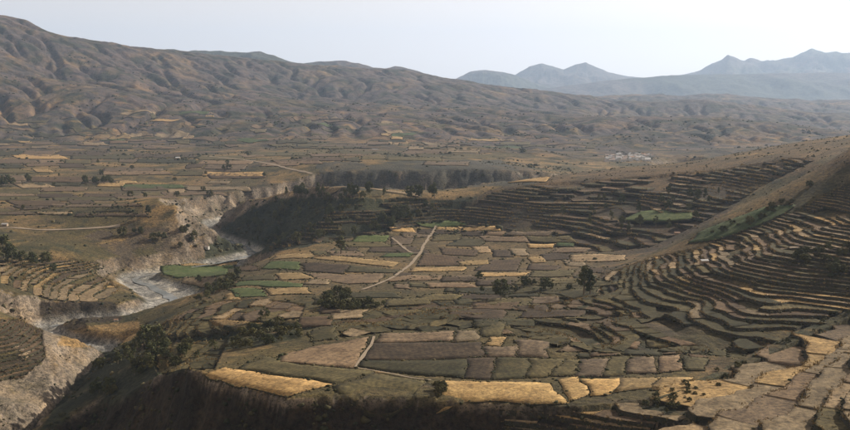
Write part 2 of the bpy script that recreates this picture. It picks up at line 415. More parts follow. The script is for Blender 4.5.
def contour(A, lev):               # marching squares -> list of index-space polylines
    s = A >= lev
    code = s[:-1, :-1] * 1 + s[:-1, 1:] * 2 + s[1:, 1:] * 4 + s[1:, :-1] * 8
    segs = {}
    def cut(e, i, j):
        if e == 0: a, b = A[i, j], A[i, j+1]; return (j + (lev - a) / (b - a), i)
        if e == 1: a, b = A[i, j+1], A[i+1, j+1]; return (j + 1, i + (lev - a) / (b - a))
        if e == 2: a, b = A[i+1, j], A[i+1, j+1]; return (j + (lev - a) / (b - a), i + 1)
        a, b = A[i, j], A[i+1, j]; return (j, i + (lev - a) / (b - a))
    def key(e, i, j): return ('h', i, j) if e == 0 else ('v', i, j + 1) if e == 1 else ('h', i + 1, j) if e == 2 else ('v', i, j)
    T = {1: [(3, 0)], 2: [(0, 1)], 3: [(3, 1)], 4: [(1, 2)], 5: [(3, 2), (0, 1)], 6: [(0, 2)], 7: [(3, 2)], 8: [(2, 3)], 9: [(2, 0)], 10: [(0, 3), (1, 2)], 11: [(2, 1)], 12: [(1, 3)], 13: [(1, 0)], 14: [(0, 3)]}
    pts = {}; nb = {}
    for i, j in zip(*np.where((code > 0) & (code < 15))):
        for a, b in T[int(code[i, j])]:
            ka, kb = key(a, i, j), key(b, i, j)
            pts[ka] = cut(a, i, j); pts[kb] = cut(b, i, j)
            nb.setdefault(ka, []).append(kb); nb.setdefault(kb, []).append(ka)
    seen = set(); out = []
    for st in sorted(nb, key=lambda q: len(nb[q])):
        if st in seen: continue
        line = [st]; seen.add(st); cur = st
        while True:
            nx = [q for q in nb[cur] if q not in seen]
            if not nx: break
            cur = nx[0]; seen.add(cur); line.append(cur)
        if len(line) > 4: out.append(np.array([pts[q] for q in line]))
    return out

LIPS, FEET = [], []                # where dry grass and scrub grow on terrace edges: (x, y, z, size)
REGIONS = {}
def terrace_region(name, poly, step, cell, plen, maxw, spacing, avoid=(), dens=1.0, seed=1, blur=3, namp=.8, nsc=60, cmax=2.5):
    """contour terraces on the land inside a patch of ground; returns plots as arrays"""
    rg = random.Random(seed)
    H_ = [hit(*p) for p in poly]; H_ = np.array([h for h in H_ if h is not None])
    x0, y0 = H_[:, 0].min() - 40, H_[:, 1].min() - 40; x1, y1 = H_[:, 0].max() + 40, H_[:, 1].max() + 40
    gx = np.arange(x0, x1, cell); gy = np.arange(y0, y1, cell); GX, GY = np.meshgrid(gx, gy)
    A = smooth2(lookup(G, GX, GY), blur) + namp * fbm(GX / nsc, GY / nsc, 3, seed + 300)
    DY, DX = np.gradient(A, cell)
    P_ = np.array(poly, float); plots = []
    def samp(M, x, y): return bilin(M, (x - x0) / cell, (y - y0) / cell)
    lo, hi = math.floor(A.min() / step), math.ceil(A.max() / step)
    for kq in range(lo, hi):
        zk = kq * step
        for line in contour(A, zk):
            w = np.stack([x0 + line[:, 0] * cell, y0 + line[:, 1] * cell], 1)
            for _ in range(2): w[1:-1] = .25*w[:-2] + .5*w[1:-1] + .25*w[2:]
            s = np.concatenate([[0], np.cumsum(np.hypot(*np.diff(w, axis=0).T))])
            if s[-1] < 8: continue
            t = np.arange(0, s[-1], spacing); px_, py_ = np.interp(t, s, w[:, 0]), np.interp(t, s, w[:, 1])
            qx, qy = px_.copy(), py_.copy(); live = np.ones(len(t), bool); trav = np.zeros(len(t))
            for it in range(int(maxw / .6)):
                gx_l, gy_l = samp(DX, qx, qy), samp(DY, qx, qy); L = np.hypot(gx_l, gy_l) + 1e-6
                live &= (samp(A, qx, qy) < zk + step)
                if not live.any(): break
                qx = qx + np.where(live, gx_l / L * .6, 0); qy = qy + np.where(live, gy_l / L * .6, 0); trav += live * .6
            ppx, ppy = project(px_, py_, np.full(len(t), zk)); qqx, qqy = project(qx, qy, np.full(len(t), zk))
            mx, my = (ppx + qqx) / 2, (ppy + qqy) / 2
            ok = in_poly(mx, my, P_) & (lookup(CARVE, px_, py_) < cmax) & (trav > .5)
            for av in avoid: ok &= ~in_poly(mx, my, np.array(av, float))
            g0x, g0y = samp(DX, px_, py_), samp(DY, px_, py_); g0 = np.hypot(g0x, g0y) + 1e-6
            gv = np.stack([g0x / g0, g0y / g0], 1)
            i = 0
            while i < len(t) - 2:
                if not ok[i]: i += 1; continue
                j = i; L = rg.uniform(*plen) / spacing
                while j < len(t) - 1 and ok[j + 1] and j - i < L: j += 1
                if j - i >= 2 and rg.random() < dens:
                    plots.append(dict(z=zk, P=np.stack([px_[i:j+1], py_[i:j+1]], 1), Q=np.stack([qx[i:j+1], qy[i:j+1]], 1), g=gv[i:j+1], px=float(mx[(i+j)//2]), py=float(my[(i+j)//2]), step=step, w=float(trav[i:j+1].mean())))
                i = max(j, i + 1)
    REGIONS[name] = dict(poly=P_, step=step, plots=plots, avoid=avoid, cmax=cmax)
    return plots

GREEN_SPUR = [(684,243),(720,226),(768,207),(795,205),(780,217),(740,232),(700,244)]
HUM = [(478,338),(515,318),(540,298),(585,290),(640,302),(690,325),(720,346),(700,357),(550,357),(500,346)]
_m = (in_poly(*project(X2, Y2, G), np.array(HUM, float)) & (Y2 < 700)).astype(float); _m = smooth2(_m, 10)
G = G + _m * (4.2 * fbm(X2 / 36, Y2 / 36, 2, 777) + .4)
FAN = [(486,334),(520,322),(545,302),(585,294),(630,306),(665,322),(690,342),(690,352),(556,352),(530,338)]
R1 = terrace_region('hillside', [(486,334),(520,322),(545,300),(600,275),(655,257),(700,247),(760,226),(800,208),(850,182),(920,182),(920,322),(850,309),(800,330),(742,358),(700,353),(640,352),(556,352),(530,338)], 1.55, 2.2, (14, 55), 12, 2.2, (GREEN_SPUR, FAN), .9, 1, namp=1.7, nsc=30)
R2 = terrace_region('near_slope', [(640,408),(662,398),(742,368),(800,340),(850,318),(920,318),(920,450),(630,450)], 3.0, 2.2, (22, 60), 34, 1.8, (), 1.0, 2, namp=2.2, nsc=34)
R3 = terrace_region('middle_hill', [(450,214),(492,192),(540,184),(600,180),(660,175),(720,170),(790,158),(815,160),(770,182),(722,212),(690,228),(650,247),(600,252),(548,246),(470,232)], 2.6, 4, (12, 45), 26, 3, ([(618,220),(640,212),(690,212),(690,222),(640,228)],), .74, 3, namp=5.0, nsc=75)
R4 = terrace_region('far_bank', [(0,262),(40,256),(98,262),(116,290),(100,302),(50,300),(0,282)], 1.5, 3, (26, 80), 18, 2.5, (), .96, 4, namp=1.2, nsc=60)
R5 = terrace_region('left_bank', [(-40,318),(28,318),(42,330),(45,358),(20,378),(-40,384)], 1.5, 3, (18, 60), 16, 2.2, (), 1.0, 5)
R6 = terrace_region('river_slope', [(140,338),(165,322),(205,318),(232,330),(222,352),(214,368),(160,374)], 2.4, 3, (12, 40), 26, 2.0, (), .95, 6)
R7 = terrace_region('bench_slope', [(335,322),(385,306),(440,302),(486,308),(484,326),(452,330),(385,332),(340,338)], 1.0, 2.2, (8, 30), 16, 1.6, (), .95, 7, namp=1.4, nsc=34)
R8 = terrace_region('fan', FAN, 1.15, 2.2, (6, 18), 9, 1.5, (), .95, 8, namp=.4, nsc=38)
R9 = terrace_region('ridge', [(236,250),(262,208),(300,199),(430,201),(475,204),(445,222),(395,230),(345,238),(290,247)], 3.2, 4, (15, 60), 22, 3, (), .62, 9, namp=5.0, nsc=60)
R10 = terrace_region('plain_edge', [(170,320),(200,303),(225,300),(262,299),(305,304),(300,318),(262,322),(222,319)], 1.7, 2.8, (14, 46), 20, 2.2, (), .9, 10, namp=2.0, nsc=45)
R11 = terrace_region('bench_foot', [(500,408),(560,410),(640,401),(668,398),(650,436),(500,436)], 1.7, 2.0, (10, 34), 9, 1.6, (), .95, 11, namp=.8, nsc=25, cmax=9)
LOWER = np.zeros(G.shape)
GPX, GPY = project(X2, Y2, G)
for nm, R in REGIONS.items():
    m = in_poly(GPX, GPY, R['poly']) & (CARVE < R['cmax'] + 1) & (Y2 < 1500)
    LOWER[m] = R['step'] + .4
# ------------------------------------------------------------------ land sheets
gy_, gx_ = np.gradient(G)
dxm = np.gradient(X2, axis=1); dym = np.gradient(Y2, axis=0)
SLX = gx_ / dxm; SLY = (gy_ - SLX * np.gradient(X2, axis=0)) / dym
SLOPE = np.sqrt(SLX ** 2 + SLY ** 2)

STRAW = np.array([.215, .142, .065]); SOIL = np.array([.085, .062, .046]); OLIVE = np.array([.076, .062, .029])
SCRUB = np.array([.030, .034, .019]); ROCK = np.array([.15, .115, .085]); GRAVEL = np.array([.30, .285, .265]); CLIFF = np.array([.235, .192, .152])
MAUVE = np.array([.078, .061, .056]); SHADED_EARTH = np.array([.034, .025, .017]); GREENF = np.array([.07, .10, .03])
def lerp(a, b, t): return a + (b - a) * np.asarray(t)[..., None]
def land_cover(x, y, z, slope, carve):
    n1 = fbm(x / 90, y / 90, 5, 101); n2 = fbm(x / 26, y / 26, 4, 103); n3 = fbm(x / 260, y / 260, 5, 107)
    c = lerp(OLIVE, STRAW, sstep(-.25, .45, n1 + .5 * n2)); c = lerp(c, SOIL, sstep(.0, .5, n3 + .5 * n2) * .8)
    c = lerp(c, SCRUB, sstep(.15, .45, n2 - .3 * n1) * .8)
    far = sstep(1900, 3000, y)
    m1 = fbm(x / 420, y / 420, 5, 111); m2 = fbm(x / 130, y / 130, 5, 113)
    f = lerp(MAUVE, STRAW * .85, sstep(.0, .6, m1 + .5 * m2) * .7); f = lerp(f, OLIVE * .9, sstep(.05, .5, -m1 + .6 * m2) * .8)
    f = lerp(f, SCRUB * .8, sstep(.12, .32, m2) * .85); f = lerp(f, STRAW * .9, sstep(.22, .4, fbm(x / 75, y / 45, 3, 117)) * sstep(4300, 3000, y) * .75)  # dark patches are scrub colour and also paint in the gully shadows
    c = lerp(c, f, far)
    r = sstep(.45, .9, slope) * (1 - far)
    rock = lerp(CLIFF, ROCK * .8, sstep(-.3, .3, n2))
    c = lerp(c, rock, np.clip(r + sstep(3, 14, carve) * .5 * (1 - far), 0, 1) * sstep(-.35, .1, n1 + .4))
    return c
COVER = land_cover(X2, Y2, G, SLOPE, CARVE)
px_ok = (Y2 < 2600)
def paint(poly, colr, amt, sc_=40, seed=0, cut=-.2):
    global COVER
    P = np.array(poly, float); bb = px_ok & (GPX > P[:, 0].min() - 8) & (GPX < P[:, 0].max() + 8) & (GPY > P[:, 1].min() - 4) & (GPY < P[:, 1].max() + 4)
    x, y = X2[bb], Y2[bb]
    m = in_poly(GPX[bb] + 5 * fbm(x / 30, y / 30, 3, 200 + seed), GPY[bb] + 2 * fbm(x / 40, y / 40, 3, 210 + seed), P)
    t = np.where(m, amt * sstep(cut - .25, cut + .25, fbm(x / sc_, y / sc_, 4, 220 + seed)), 0)
    COVER[bb] = lerp(COVER[bb], colr, t)
paint([(200,376),(300,335),(340,300),(480,285),(600,285),(560,350),(700,355),(690,376),(640,400),(440,404),(300,398)], OLIVE * 1.05, .85, 14, 11, -.35)
paint([(200,300),(260,262),(345,243),(440,222),(560,236),(610,258),(590,288),(400,290)], np.array([.12, .088, .048]), .8, 30, 12, -.3)
paint([(640,406),(740,360),(850,306),(920,290),(920,310),(850,319),(745,371),(650,413)], SCRUB * 1.2, .85, 12, 13, -.3)
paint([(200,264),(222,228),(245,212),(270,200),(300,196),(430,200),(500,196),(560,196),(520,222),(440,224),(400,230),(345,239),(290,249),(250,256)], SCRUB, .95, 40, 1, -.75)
paint([(90,356),(150,332),(215,325),(300,322),(302,340),(225,350),(150,378),(100,430),(40,430)], SCRUB, .9, 25, 2, -.3)
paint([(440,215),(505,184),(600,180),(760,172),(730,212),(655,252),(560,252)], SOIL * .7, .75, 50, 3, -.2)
paint([(315,162),(500,160),(540,185),(330,192)], np.array([.052, .050, .042]), .92, 60, 4, -.35)  # far canyon wall: its shade is put into the cover colour
paint([(655,257),(700,232),(760,200),(850,150),(920,120),(920,150),(850,164),(780,206),(700,244)], STRAW * .75, .7, 40, 5, -.3)
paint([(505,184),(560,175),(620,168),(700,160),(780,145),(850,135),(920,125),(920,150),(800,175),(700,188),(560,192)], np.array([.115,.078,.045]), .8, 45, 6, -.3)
paint([(80,236),(120,226),(165,228),(190,240),(182,262),(130,262)], ROCK * .5, .9, 24, 7, -.1)
paint([(480,335),(560,300),(700,250),(850,165),(920,165),(920,330),(740,366),(560,352)], OLIVE * .8, .6, 30, 8, -.2)
paint([(0,330),(60,330),(105,355),(60,400),(30,430),(-60,430),(-60,330)], CLIFF * .92, .8, 30, 9, -.3)
paint([(-60,240),(55,240),(50,262),(-60,275)], SCRUB, .7, 30, 10, -.1)
paint([(58,346),(68,329),(138,321),(152,330),(112,349)], STRAW, .9, 20, 14, -.5)
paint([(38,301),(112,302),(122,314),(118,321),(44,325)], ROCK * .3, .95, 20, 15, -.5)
cl = sstep(70, 20, CUTD[1]) * sstep(.6, 3.5, CARVE); COVER = lerp(COVER, SHADED_EARTH * (1 + .6 * fbm(X2 / 9, Y2 / 9, 4, 131)[..., None]), cl)  # ravine cliff: brown earth, darkened further so the colour carries its shade
cl = sstep(20, 4, CUTD[2]) * sstep(.3, 1.5, CARVE); COVER = lerp(COVER, SCRUB, cl * .9)
cl = sstep(20, 4, CUTD[3]) * sstep(.3, 1.5, CARVE); COVER = lerp(COVER, SCRUB, cl * .8)
bed = sstep(6, -1, CUTD[0]) * sstep(5.5, 9, RIVW); COVER = lerp(COVER, GRAVEL * (.8 + .75 * fbm(X2 / 12, Y2 / 12, 4, 121)[..., None]), bed)

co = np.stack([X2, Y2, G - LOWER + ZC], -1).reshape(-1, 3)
qi = np.arange((NV - 1) * (NU - 1)); r_, c_ = qi // (NU - 1), qi % (NU - 1)
Q = np.stack([r_ * NU + c_, r_ * NU + c_ + 1, (r_ + 1) * NU + c_ + 1, (r_ + 1) * NU + c_], 1)
qy = Y2[:-1, :-1].ravel(); qx = X2[:-1, :-1].ravel(); qu = qx / qy * FPX + CXP
M_NEAR = land_material('valley_earth', True); M_FAR = land_material('mountain_earth', False)
lim = 2250 + 220 * fbm(qu / 90, qu * 0, 3, 9)
is_far = qy > lim
is_left = qu < 505 + (qy - 5000) * .004
USEDV = {}
def sheet(name, mask, mat, label):
    q = Q[mask]; used, inv = np.unique(q, return_inverse=True)
    me = mesh_np(name, co[used], inv.reshape(-1, 4), smooth=True)
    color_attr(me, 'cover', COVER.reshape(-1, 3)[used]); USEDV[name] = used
    return add_obj(name, me, mat, kind='structure', label=label)
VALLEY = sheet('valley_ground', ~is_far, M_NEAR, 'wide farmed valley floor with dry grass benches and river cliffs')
MOUNTAIN = sheet('mountain_slope', is_far & is_left, M_FAR, 'long brown gullied mountain slope rising on the left')
HILLS = sheet('far_hills', is_far & ~is_left, M_FAR, 'low brown hills fading into haze on the far right')

# far ranges on the horizon ---------------------------------------------------------
def far_range(name, crest, dist, depth, base_py, label, seed, rough):
    c = np.array(crest, float); n = 360; m = 70
    px = np.linspace(c[0, 0], c[-1, 0], n); top = np.interp(px, c[:, 0], c[:, 1])
    u = (px - CXP) / FPX
    t = np.linspace(-1, 1, m)
    Tm, Um = np.meshgrid(t, u, indexing='ij')
    yy = dist + Tm * depth; xx = Um * yy
    zt = np.array([pd(p, q, dist)[2] for p, q in zip(px, top)])[None] ; zb = pd(0, base_py, dist)[2]
    k_ = dist / 14000
    prof = (1 - np.abs(Tm)) ** 1.25
    z = zb + (zt - zb) * prof
    amp = (zt - zb) * prof * (1 - prof) * 4
    z = z + rough * amp * (ridged(xx / 900 / k_, yy / 1700 / k_, 5, seed) * .4 + fbm(xx / 500 / k_, yy / 500 / k_, 4, seed + 3) * .25)
    z = z + rough * (zt - zb) * prof * .09 * fbm(xx / 300 / k_, yy / 300 / k_ , 4, seed + 8)
    co_ = np.stack([xx, yy, z + ZC], -1).reshape(-1, 3)
    i = np.arange((m - 1) * (n - 1)); a, b = i // (n - 1), i % (n - 1)
    q = np.stack([a * n + b, a * n + b + 1, (a + 1) * n + b + 1, (a + 1) * n + b], 1)
    me = mesh_np(name, co_, q, smooth=True)
    k1 = fbm(xx / 2500, yy / 2500, 4, seed + 11)
    cv_ = lerp(MAUVE, SCRUB * 1.4, sstep(-.1, .4, k1)).reshape(-1, 3); color_attr(me, 'cover', cv_)
    return add_obj(name, me, M_FAR, kind='structure', label=label)
far_range('mountain', [(110,64),(140,56),(158,50),(166,48.5),(190,50),(215,50.5),(240,51.5),(262,51.5),(276,55),(290,61),(305,63),(322,61.5),(345,60),(360,63),(374,67.5),(386,68.5),(396,66),(404,67),(418,71),(432,77),(450,82)], 8700, 1150, 88, 'flat topped dark ridge just behind the crest of the left mountain', 59, .5)
far_range('plateau', [(400,100),(520,92),(560,86),(610,80),(650,76),(690,74),(760,73),(850,72),(950,70),(1080,70)], 14500, 2000, 106, 'flat grey plateau in front of the distant peaks', 61, .35)
far_range('mountain', [(420,92),(448,82),(470,72),(482,69.5),(498,71),(515,75),(535,83),(570,90)], 16500, 2200, 100, 'rounded blue hill beyond the end of the brown ridge', 63, .6)
far_range('mountain', [(490,88),(515,74),(528,66),(540,63),(553,66),(562,69),(574,64),(584,62),(594,66),(606,72),(625,76),(650,79)], 20000, 3000, 92, 'pale twin peaked mountain left of the centre of the horizon', 65, .6)
far_range('mountain', [(640,82),(680,74),(698,70),(708,64),(718,60),(724,55.5),(733,58),(740,61),(747,57.5),(756,60),(766,61),(776,60),(788,58),(798,53),(806,48),(813,50),(822,52),(834,52),(846,54),(870,50),(910,58),(980,66),(1080,70)], 20000, 3400, 90, 'jagged pale blue mountain range on the right of the horizon', 67, .8)

# air ------------------------------------------------------------------------------
def make_haze():
    x0, x1, y0, y1, z0, z1 = -30000, 30000, -400, 36000, -200, 3200
    v = [(x, y, z) for x in (x0, x1) for y in (y0, y1) for z in (z0, z1)]
    f = [(0, 1, 3, 2), (4, 6, 7, 5), (0, 4, 5, 1), (2, 3, 7, 6), (0, 2, 6, 4), (1, 5, 7, 3)]
    me = bpy.data.meshes.new('haze'); me.from_pydata(v, [], f)
    m = bpy.data.materials.new('haze_air'); m.use_nodes = True; nt = m.node_tree
    for n in list(nt.nodes): nt.nodes.remove(n)
    o = nt.nodes.new('ShaderNodeOutputMaterial'); p = nt.nodes.new('ShaderNodeVolumePrincipled')
    p.inputs['Color'].default_value = (.56, .73, 1.0, 1); p.inputs['Density'].default_value = HAZE
    p.inputs['Anisotropy'].default_value = .25
    nt.links.new(p.outputs[0], o.inputs['Volume'])
    add_obj('haze', me, m, kind='stuff', label='pale blue morning haze filling the valley air')
HAZE = 4.1e-5
make_haze()
# ------------------------------------------------------------------ field and wall materials
def field_material(name, c1, c2, furrow=0.0, rough_n=.25, fur_scale=.9):
    m, nt, b = new_mat(name)
    tc = nt.nodes.new('ShaderNodeTexCoord'); oi = nt.nodes.new('ShaderNodeObjectInfo')
    p = tc.outputs['Object']; gp = geo_pos(nt)
    big = tex_noise(nt, gp, .09, 6, .7); f = tex_noise(nt, gp, .45, 6, .8)
    c = mix(nt, ramp(nt, big, [(.4, (0, 0, 0)), (.6, (1, 1, 1))]), c1, c2)
    c = mix(nt, .8, c, ramp(nt, f, [(.38, (.36, .36, .36)), (.5, (1, 1, 1)), (.62, (1.65, 1.6, 1.45))]), 'MULTIPLY')
    c = mix(nt, 1.0, c, ramp(nt, oi.outputs['Random'], [(0, (.72, .74, .76)), (.5, (1, 1, 1)), (1, (1.3, 1.22, 1.12))]), 'MULTIPLY')
    hgt = f
    if furrow > 0:
        w = N(nt, 'ShaderNodeTexWave', Scale=fur_scale, Distortion=2.5, Detail=2.0)
        w.inputs['Detail Scale'].default_value = .6
        nt.links.new(p, w.inputs['Vector'])
        c = mix(nt, furrow, c, ramp(nt, w.outputs[0], [(0, (.6, .6, .6)), (1, (1.35, 1.35, 1.3))]), 'MULTIPLY')
    nt.links.new(c, b.inputs['Base Color']); bump(nt, b, hgt, .7, .5)
    return m
FM = dict(
    soil=field_material('ploughed_soil', (0.043, 0.030, 0.018), (0.077, 0.053, 0.033), .3, fur_scale=.11),
    mauve=field_material('fallow_earth', (0.099, 0.070, 0.045), (0.158, 0.114, 0.073), .2, fur_scale=.09),
    olive=field_material('short_grass', (0.050, 0.042, 0.019), (0.088, 0.072, 0.034), .28, fur_scale=.12),
    moss=field_material('damp_grass', (0.030, 0.028, 0.013), (0.054, 0.046, 0.022), .2, fur_scale=.1),
    straw=field_material('dry_stubble', (0.198, 0.133, 0.061), (0.322, 0.221, 0.103), .12, fur_scale=.15),
    gold=field_material('golden_stubble', (.225, .148, .064), (.330, .228, .102), .1, fur_scale=.2),
    pale=field_material('pale_fallow', (0.140, 0.103, 0.061), (0.221, 0.167, 0.104), .1, fur_scale=.15),
    green=field_material('green_crop', (.046, .068, .021), (.080, .094, .036), .2, fur_scale=.2),
    brown=field_material('brown_earth', (0.081, 0.056, 0.036), (0.115, 0.081, 0.051), .3, fur_scale=.12))
def wall_material():
    m, nt, b = new_mat('terrace_wall'); gp = geo_pos(nt)
    v = N(nt, 'ShaderNodeTexVoronoi', Scale=1.3); nt.links.new(gp, v.inputs['Vector'])
    f = tex_noise(nt, gp, .25, 5, .7); g = tex_noise(nt, gp, 1.5, 4, .7)
    c = mix(nt, ramp(nt, f, [(.38, (0, 0, 0)), (.6, (1, 1, 1))]), (.050, .040, .029), (.036, .035, .019))
    c = mix(nt, ramp(nt, g, [(.55, (0, 0, 0)), (.75, (1, 1, 1))]), c, (.11, .08, .045))
    nt.links.new(c, b.inputs['Base Color']); bump(nt, b, v.outputs['Distance'], .8, .4)
    return m
M_WALL = wall_material()

# ------------------------------------------------------------------ contour terraces
def structure_empty(name, label, at):
    o = bpy.data.objects.new(name, None); col.objects.link(o); o.location = (at[0], at[1], at[2] + ZC); o.empty_display_size = 5
    tagp(o, 'structure', label); return o

def build_plot(pl, mat, parent, rg, name='terrace'):
    P, Qp, g, st = pl['P'], pl['Q'], pl['g'], pl['step']; n = len(P)
    zk = pl['z'] + rg.uniform(-.36, .3) * min(1, st / 2)
    c = np.array([P[:, 0].mean(), P[:, 1].mean()]); d = P[-1] - P[0]; ang = math.atan2(d[1], d[0])
    jl = np.array([.75 * float(noise(np.array([x / 4.]), np.array([y / 4.]), 17)[0]) for x, y in P])
    s_in = np.zeros(n); s_in[0] = s_in[-1] = .0
    rows = [(P - g * (.22 * st + .15), np.full(n, zk - st - .45)), (P - g * jl[:, None], zk + .10 + jl * .3), (P + (Qp - P) * .12, np.full(n, zk + .0)),
            (P + (Qp - P) * .6, zk + .12 + 0 * jl), (Qp + g * .35, np.full(n, zk + .22))]
    vs = np.concatenate([np.column_stack([xy - c, z]) for xy, z in rows])
    R = len(rows); base_n = len(vs)
    ends = []
    for e in (0, n - 1):
        ends.append(np.array([[*(rows[r][0][e] - c), zk - st * .8] for r in range(1, R)]))
    vs = np.concatenate([vs] + ends)
    ca, sa = cos(-ang), sin(-ang); vs[:, :2] = vs[:, :2] @ np.array([[ca, sa], [-sa, ca]])
    vs[:, 2] -= zk
    q, mi = [], []
    for r in range(R - 1):
        for i in range(n - 1):
            q.append((r*n + i, r*n + i + 1, (r+1)*n + i + 1, (r+1)*n + i)); mi.append(1 if r == 0 else 0)
    for ei, e in enumerate((0, n - 1)):
        b0 = base_n + ei * (R - 1)
        for r in range(1, R - 1):
            q.append((r*n + e, (r+1)*n + e, b0 + r, b0 + r - 1)); mi.append(1)
    me = mesh_np(name, vs, q); me.polygons.foreach_set('material_index', np.array(mi, np.int32))
    o = add_obj(name, me, [mat, M_WALL], parent)
    o.location = (c[0] - parent.location.x, c[1] - parent.location.y, zk + ZC - parent.location.z); o.rotation_euler = (0, 0, ang)
    for i in range(n):
        LIPS.append((P[i, 0], P[i, 1], zk + .1, st)); FEET.append((P[i, 0] - g[i, 0] * .5, P[i, 1] - g[i, 1] * .5, zk - st, st))
    return o

def pick(rg, w):
    k = list(w); return FM[rg.choices(k, [w[i] for i in k])[0]]
def build_region(key, name, label, weights):
    plots = REGIONS[key]['plots']; rg = random.Random(hash(key) % 1000 if False else sum(map(ord, key)))
    plots.sort(key=lambda p: p['P'][:, 1].mean())
    at = plots[0]['P'][0]; root = structure_empty(name, label, (at[0], at[1], plots[0]['z']))
    rest = []
    for i, pl in enumerate(plots):
        if i >= 295: rest.append(pl); continue
        w = weights(pl['px'], pl['py']) if callable(weights) else weights
        build_plot(pl, pick(rg, w), root, rg)
    if rest:
        os_ = [build_plot(pl, pick(rg, dict(pale=1)), root, rg) for pl in rest]; vs, q, mi, n0_ = [], [], [], 0
        for o in os_:
            ca, sa = cos(o.rotation_euler.z), sin(o.rotation_euler.z)
            v = np.array([vv.co for vv in o.data.vertices]); v = np.column_stack([v[:, 0]*ca - v[:, 1]*sa, v[:, 0]*sa + v[:, 1]*ca, v[:, 2]]) + np.array(o.location)
            vs.append(v); q += [tuple(k2 + n0_ for k2 in f.vertices) for f in o.data.polygons]; mi += [f.material_index for f in o.data.polygons]; n0_ += len(v)
            m_ = o.data; bpy.data.objects.remove(o); bpy.data.meshes.remove(m_)
        me = mesh_np('terrace', np.concatenate(vs), q); me.polygons.foreach_set('material_index', np.array(mi, np.int32)); add_obj('terrace', me, [FM['olive'], M_WALL], root, kind='stuff')
    print(name, len(plots))
    return root
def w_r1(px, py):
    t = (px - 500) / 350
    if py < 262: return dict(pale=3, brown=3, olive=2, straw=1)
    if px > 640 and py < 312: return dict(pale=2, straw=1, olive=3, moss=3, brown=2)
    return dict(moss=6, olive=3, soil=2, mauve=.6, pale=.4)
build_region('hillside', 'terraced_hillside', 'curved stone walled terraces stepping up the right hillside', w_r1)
build_region('near_slope', 'terraced_slope', 'dry straw coloured terraces on the near slope at lower right', dict(pale=7, straw=1, mauve=1, olive=.5))
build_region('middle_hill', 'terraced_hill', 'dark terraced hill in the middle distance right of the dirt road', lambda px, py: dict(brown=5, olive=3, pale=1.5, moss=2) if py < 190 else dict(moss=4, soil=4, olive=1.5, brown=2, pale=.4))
build_region('far_bank', 'terraced_bank', 'golden dry terraces on the far bank above the river bend', dict(straw=1, pale=6, brown=2, olive=1))
build_region('left_bank', 'terraced_bank', 'dark narrow terraces at the left edge of the picture', dict(soil=3, brown=4, olive=2))
build_region('river_slope', 'terraced_slope', 'curved olive terraces on the slope above the gorge', dict(olive=4, moss=3, brown=1))
build_region('fan', 'terraced_slope', 'broad fan of small olive terraces around the lone eucalyptus', dict(moss=5, olive=4, mauve=.8, brown=1.6))
build_region('bench_foot', 'terraced_slope', 'narrow brown terraces below the golden fields at the bottom', dict(brown=3, pale=2, straw=1, soil=2))
build_region('plain_edge', 'terraced_slope', 'brown terraces stepping down from the plain to the river', dict(brown=4, olive=3, pale=2, moss=2))
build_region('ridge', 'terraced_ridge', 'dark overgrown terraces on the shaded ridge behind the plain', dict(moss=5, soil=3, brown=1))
build_region('bench_slope', 'terraced_slope', 'small fan of curved terraces in the middle of the bench', dict(olive=3, moss=4, soil=2, pale=1))

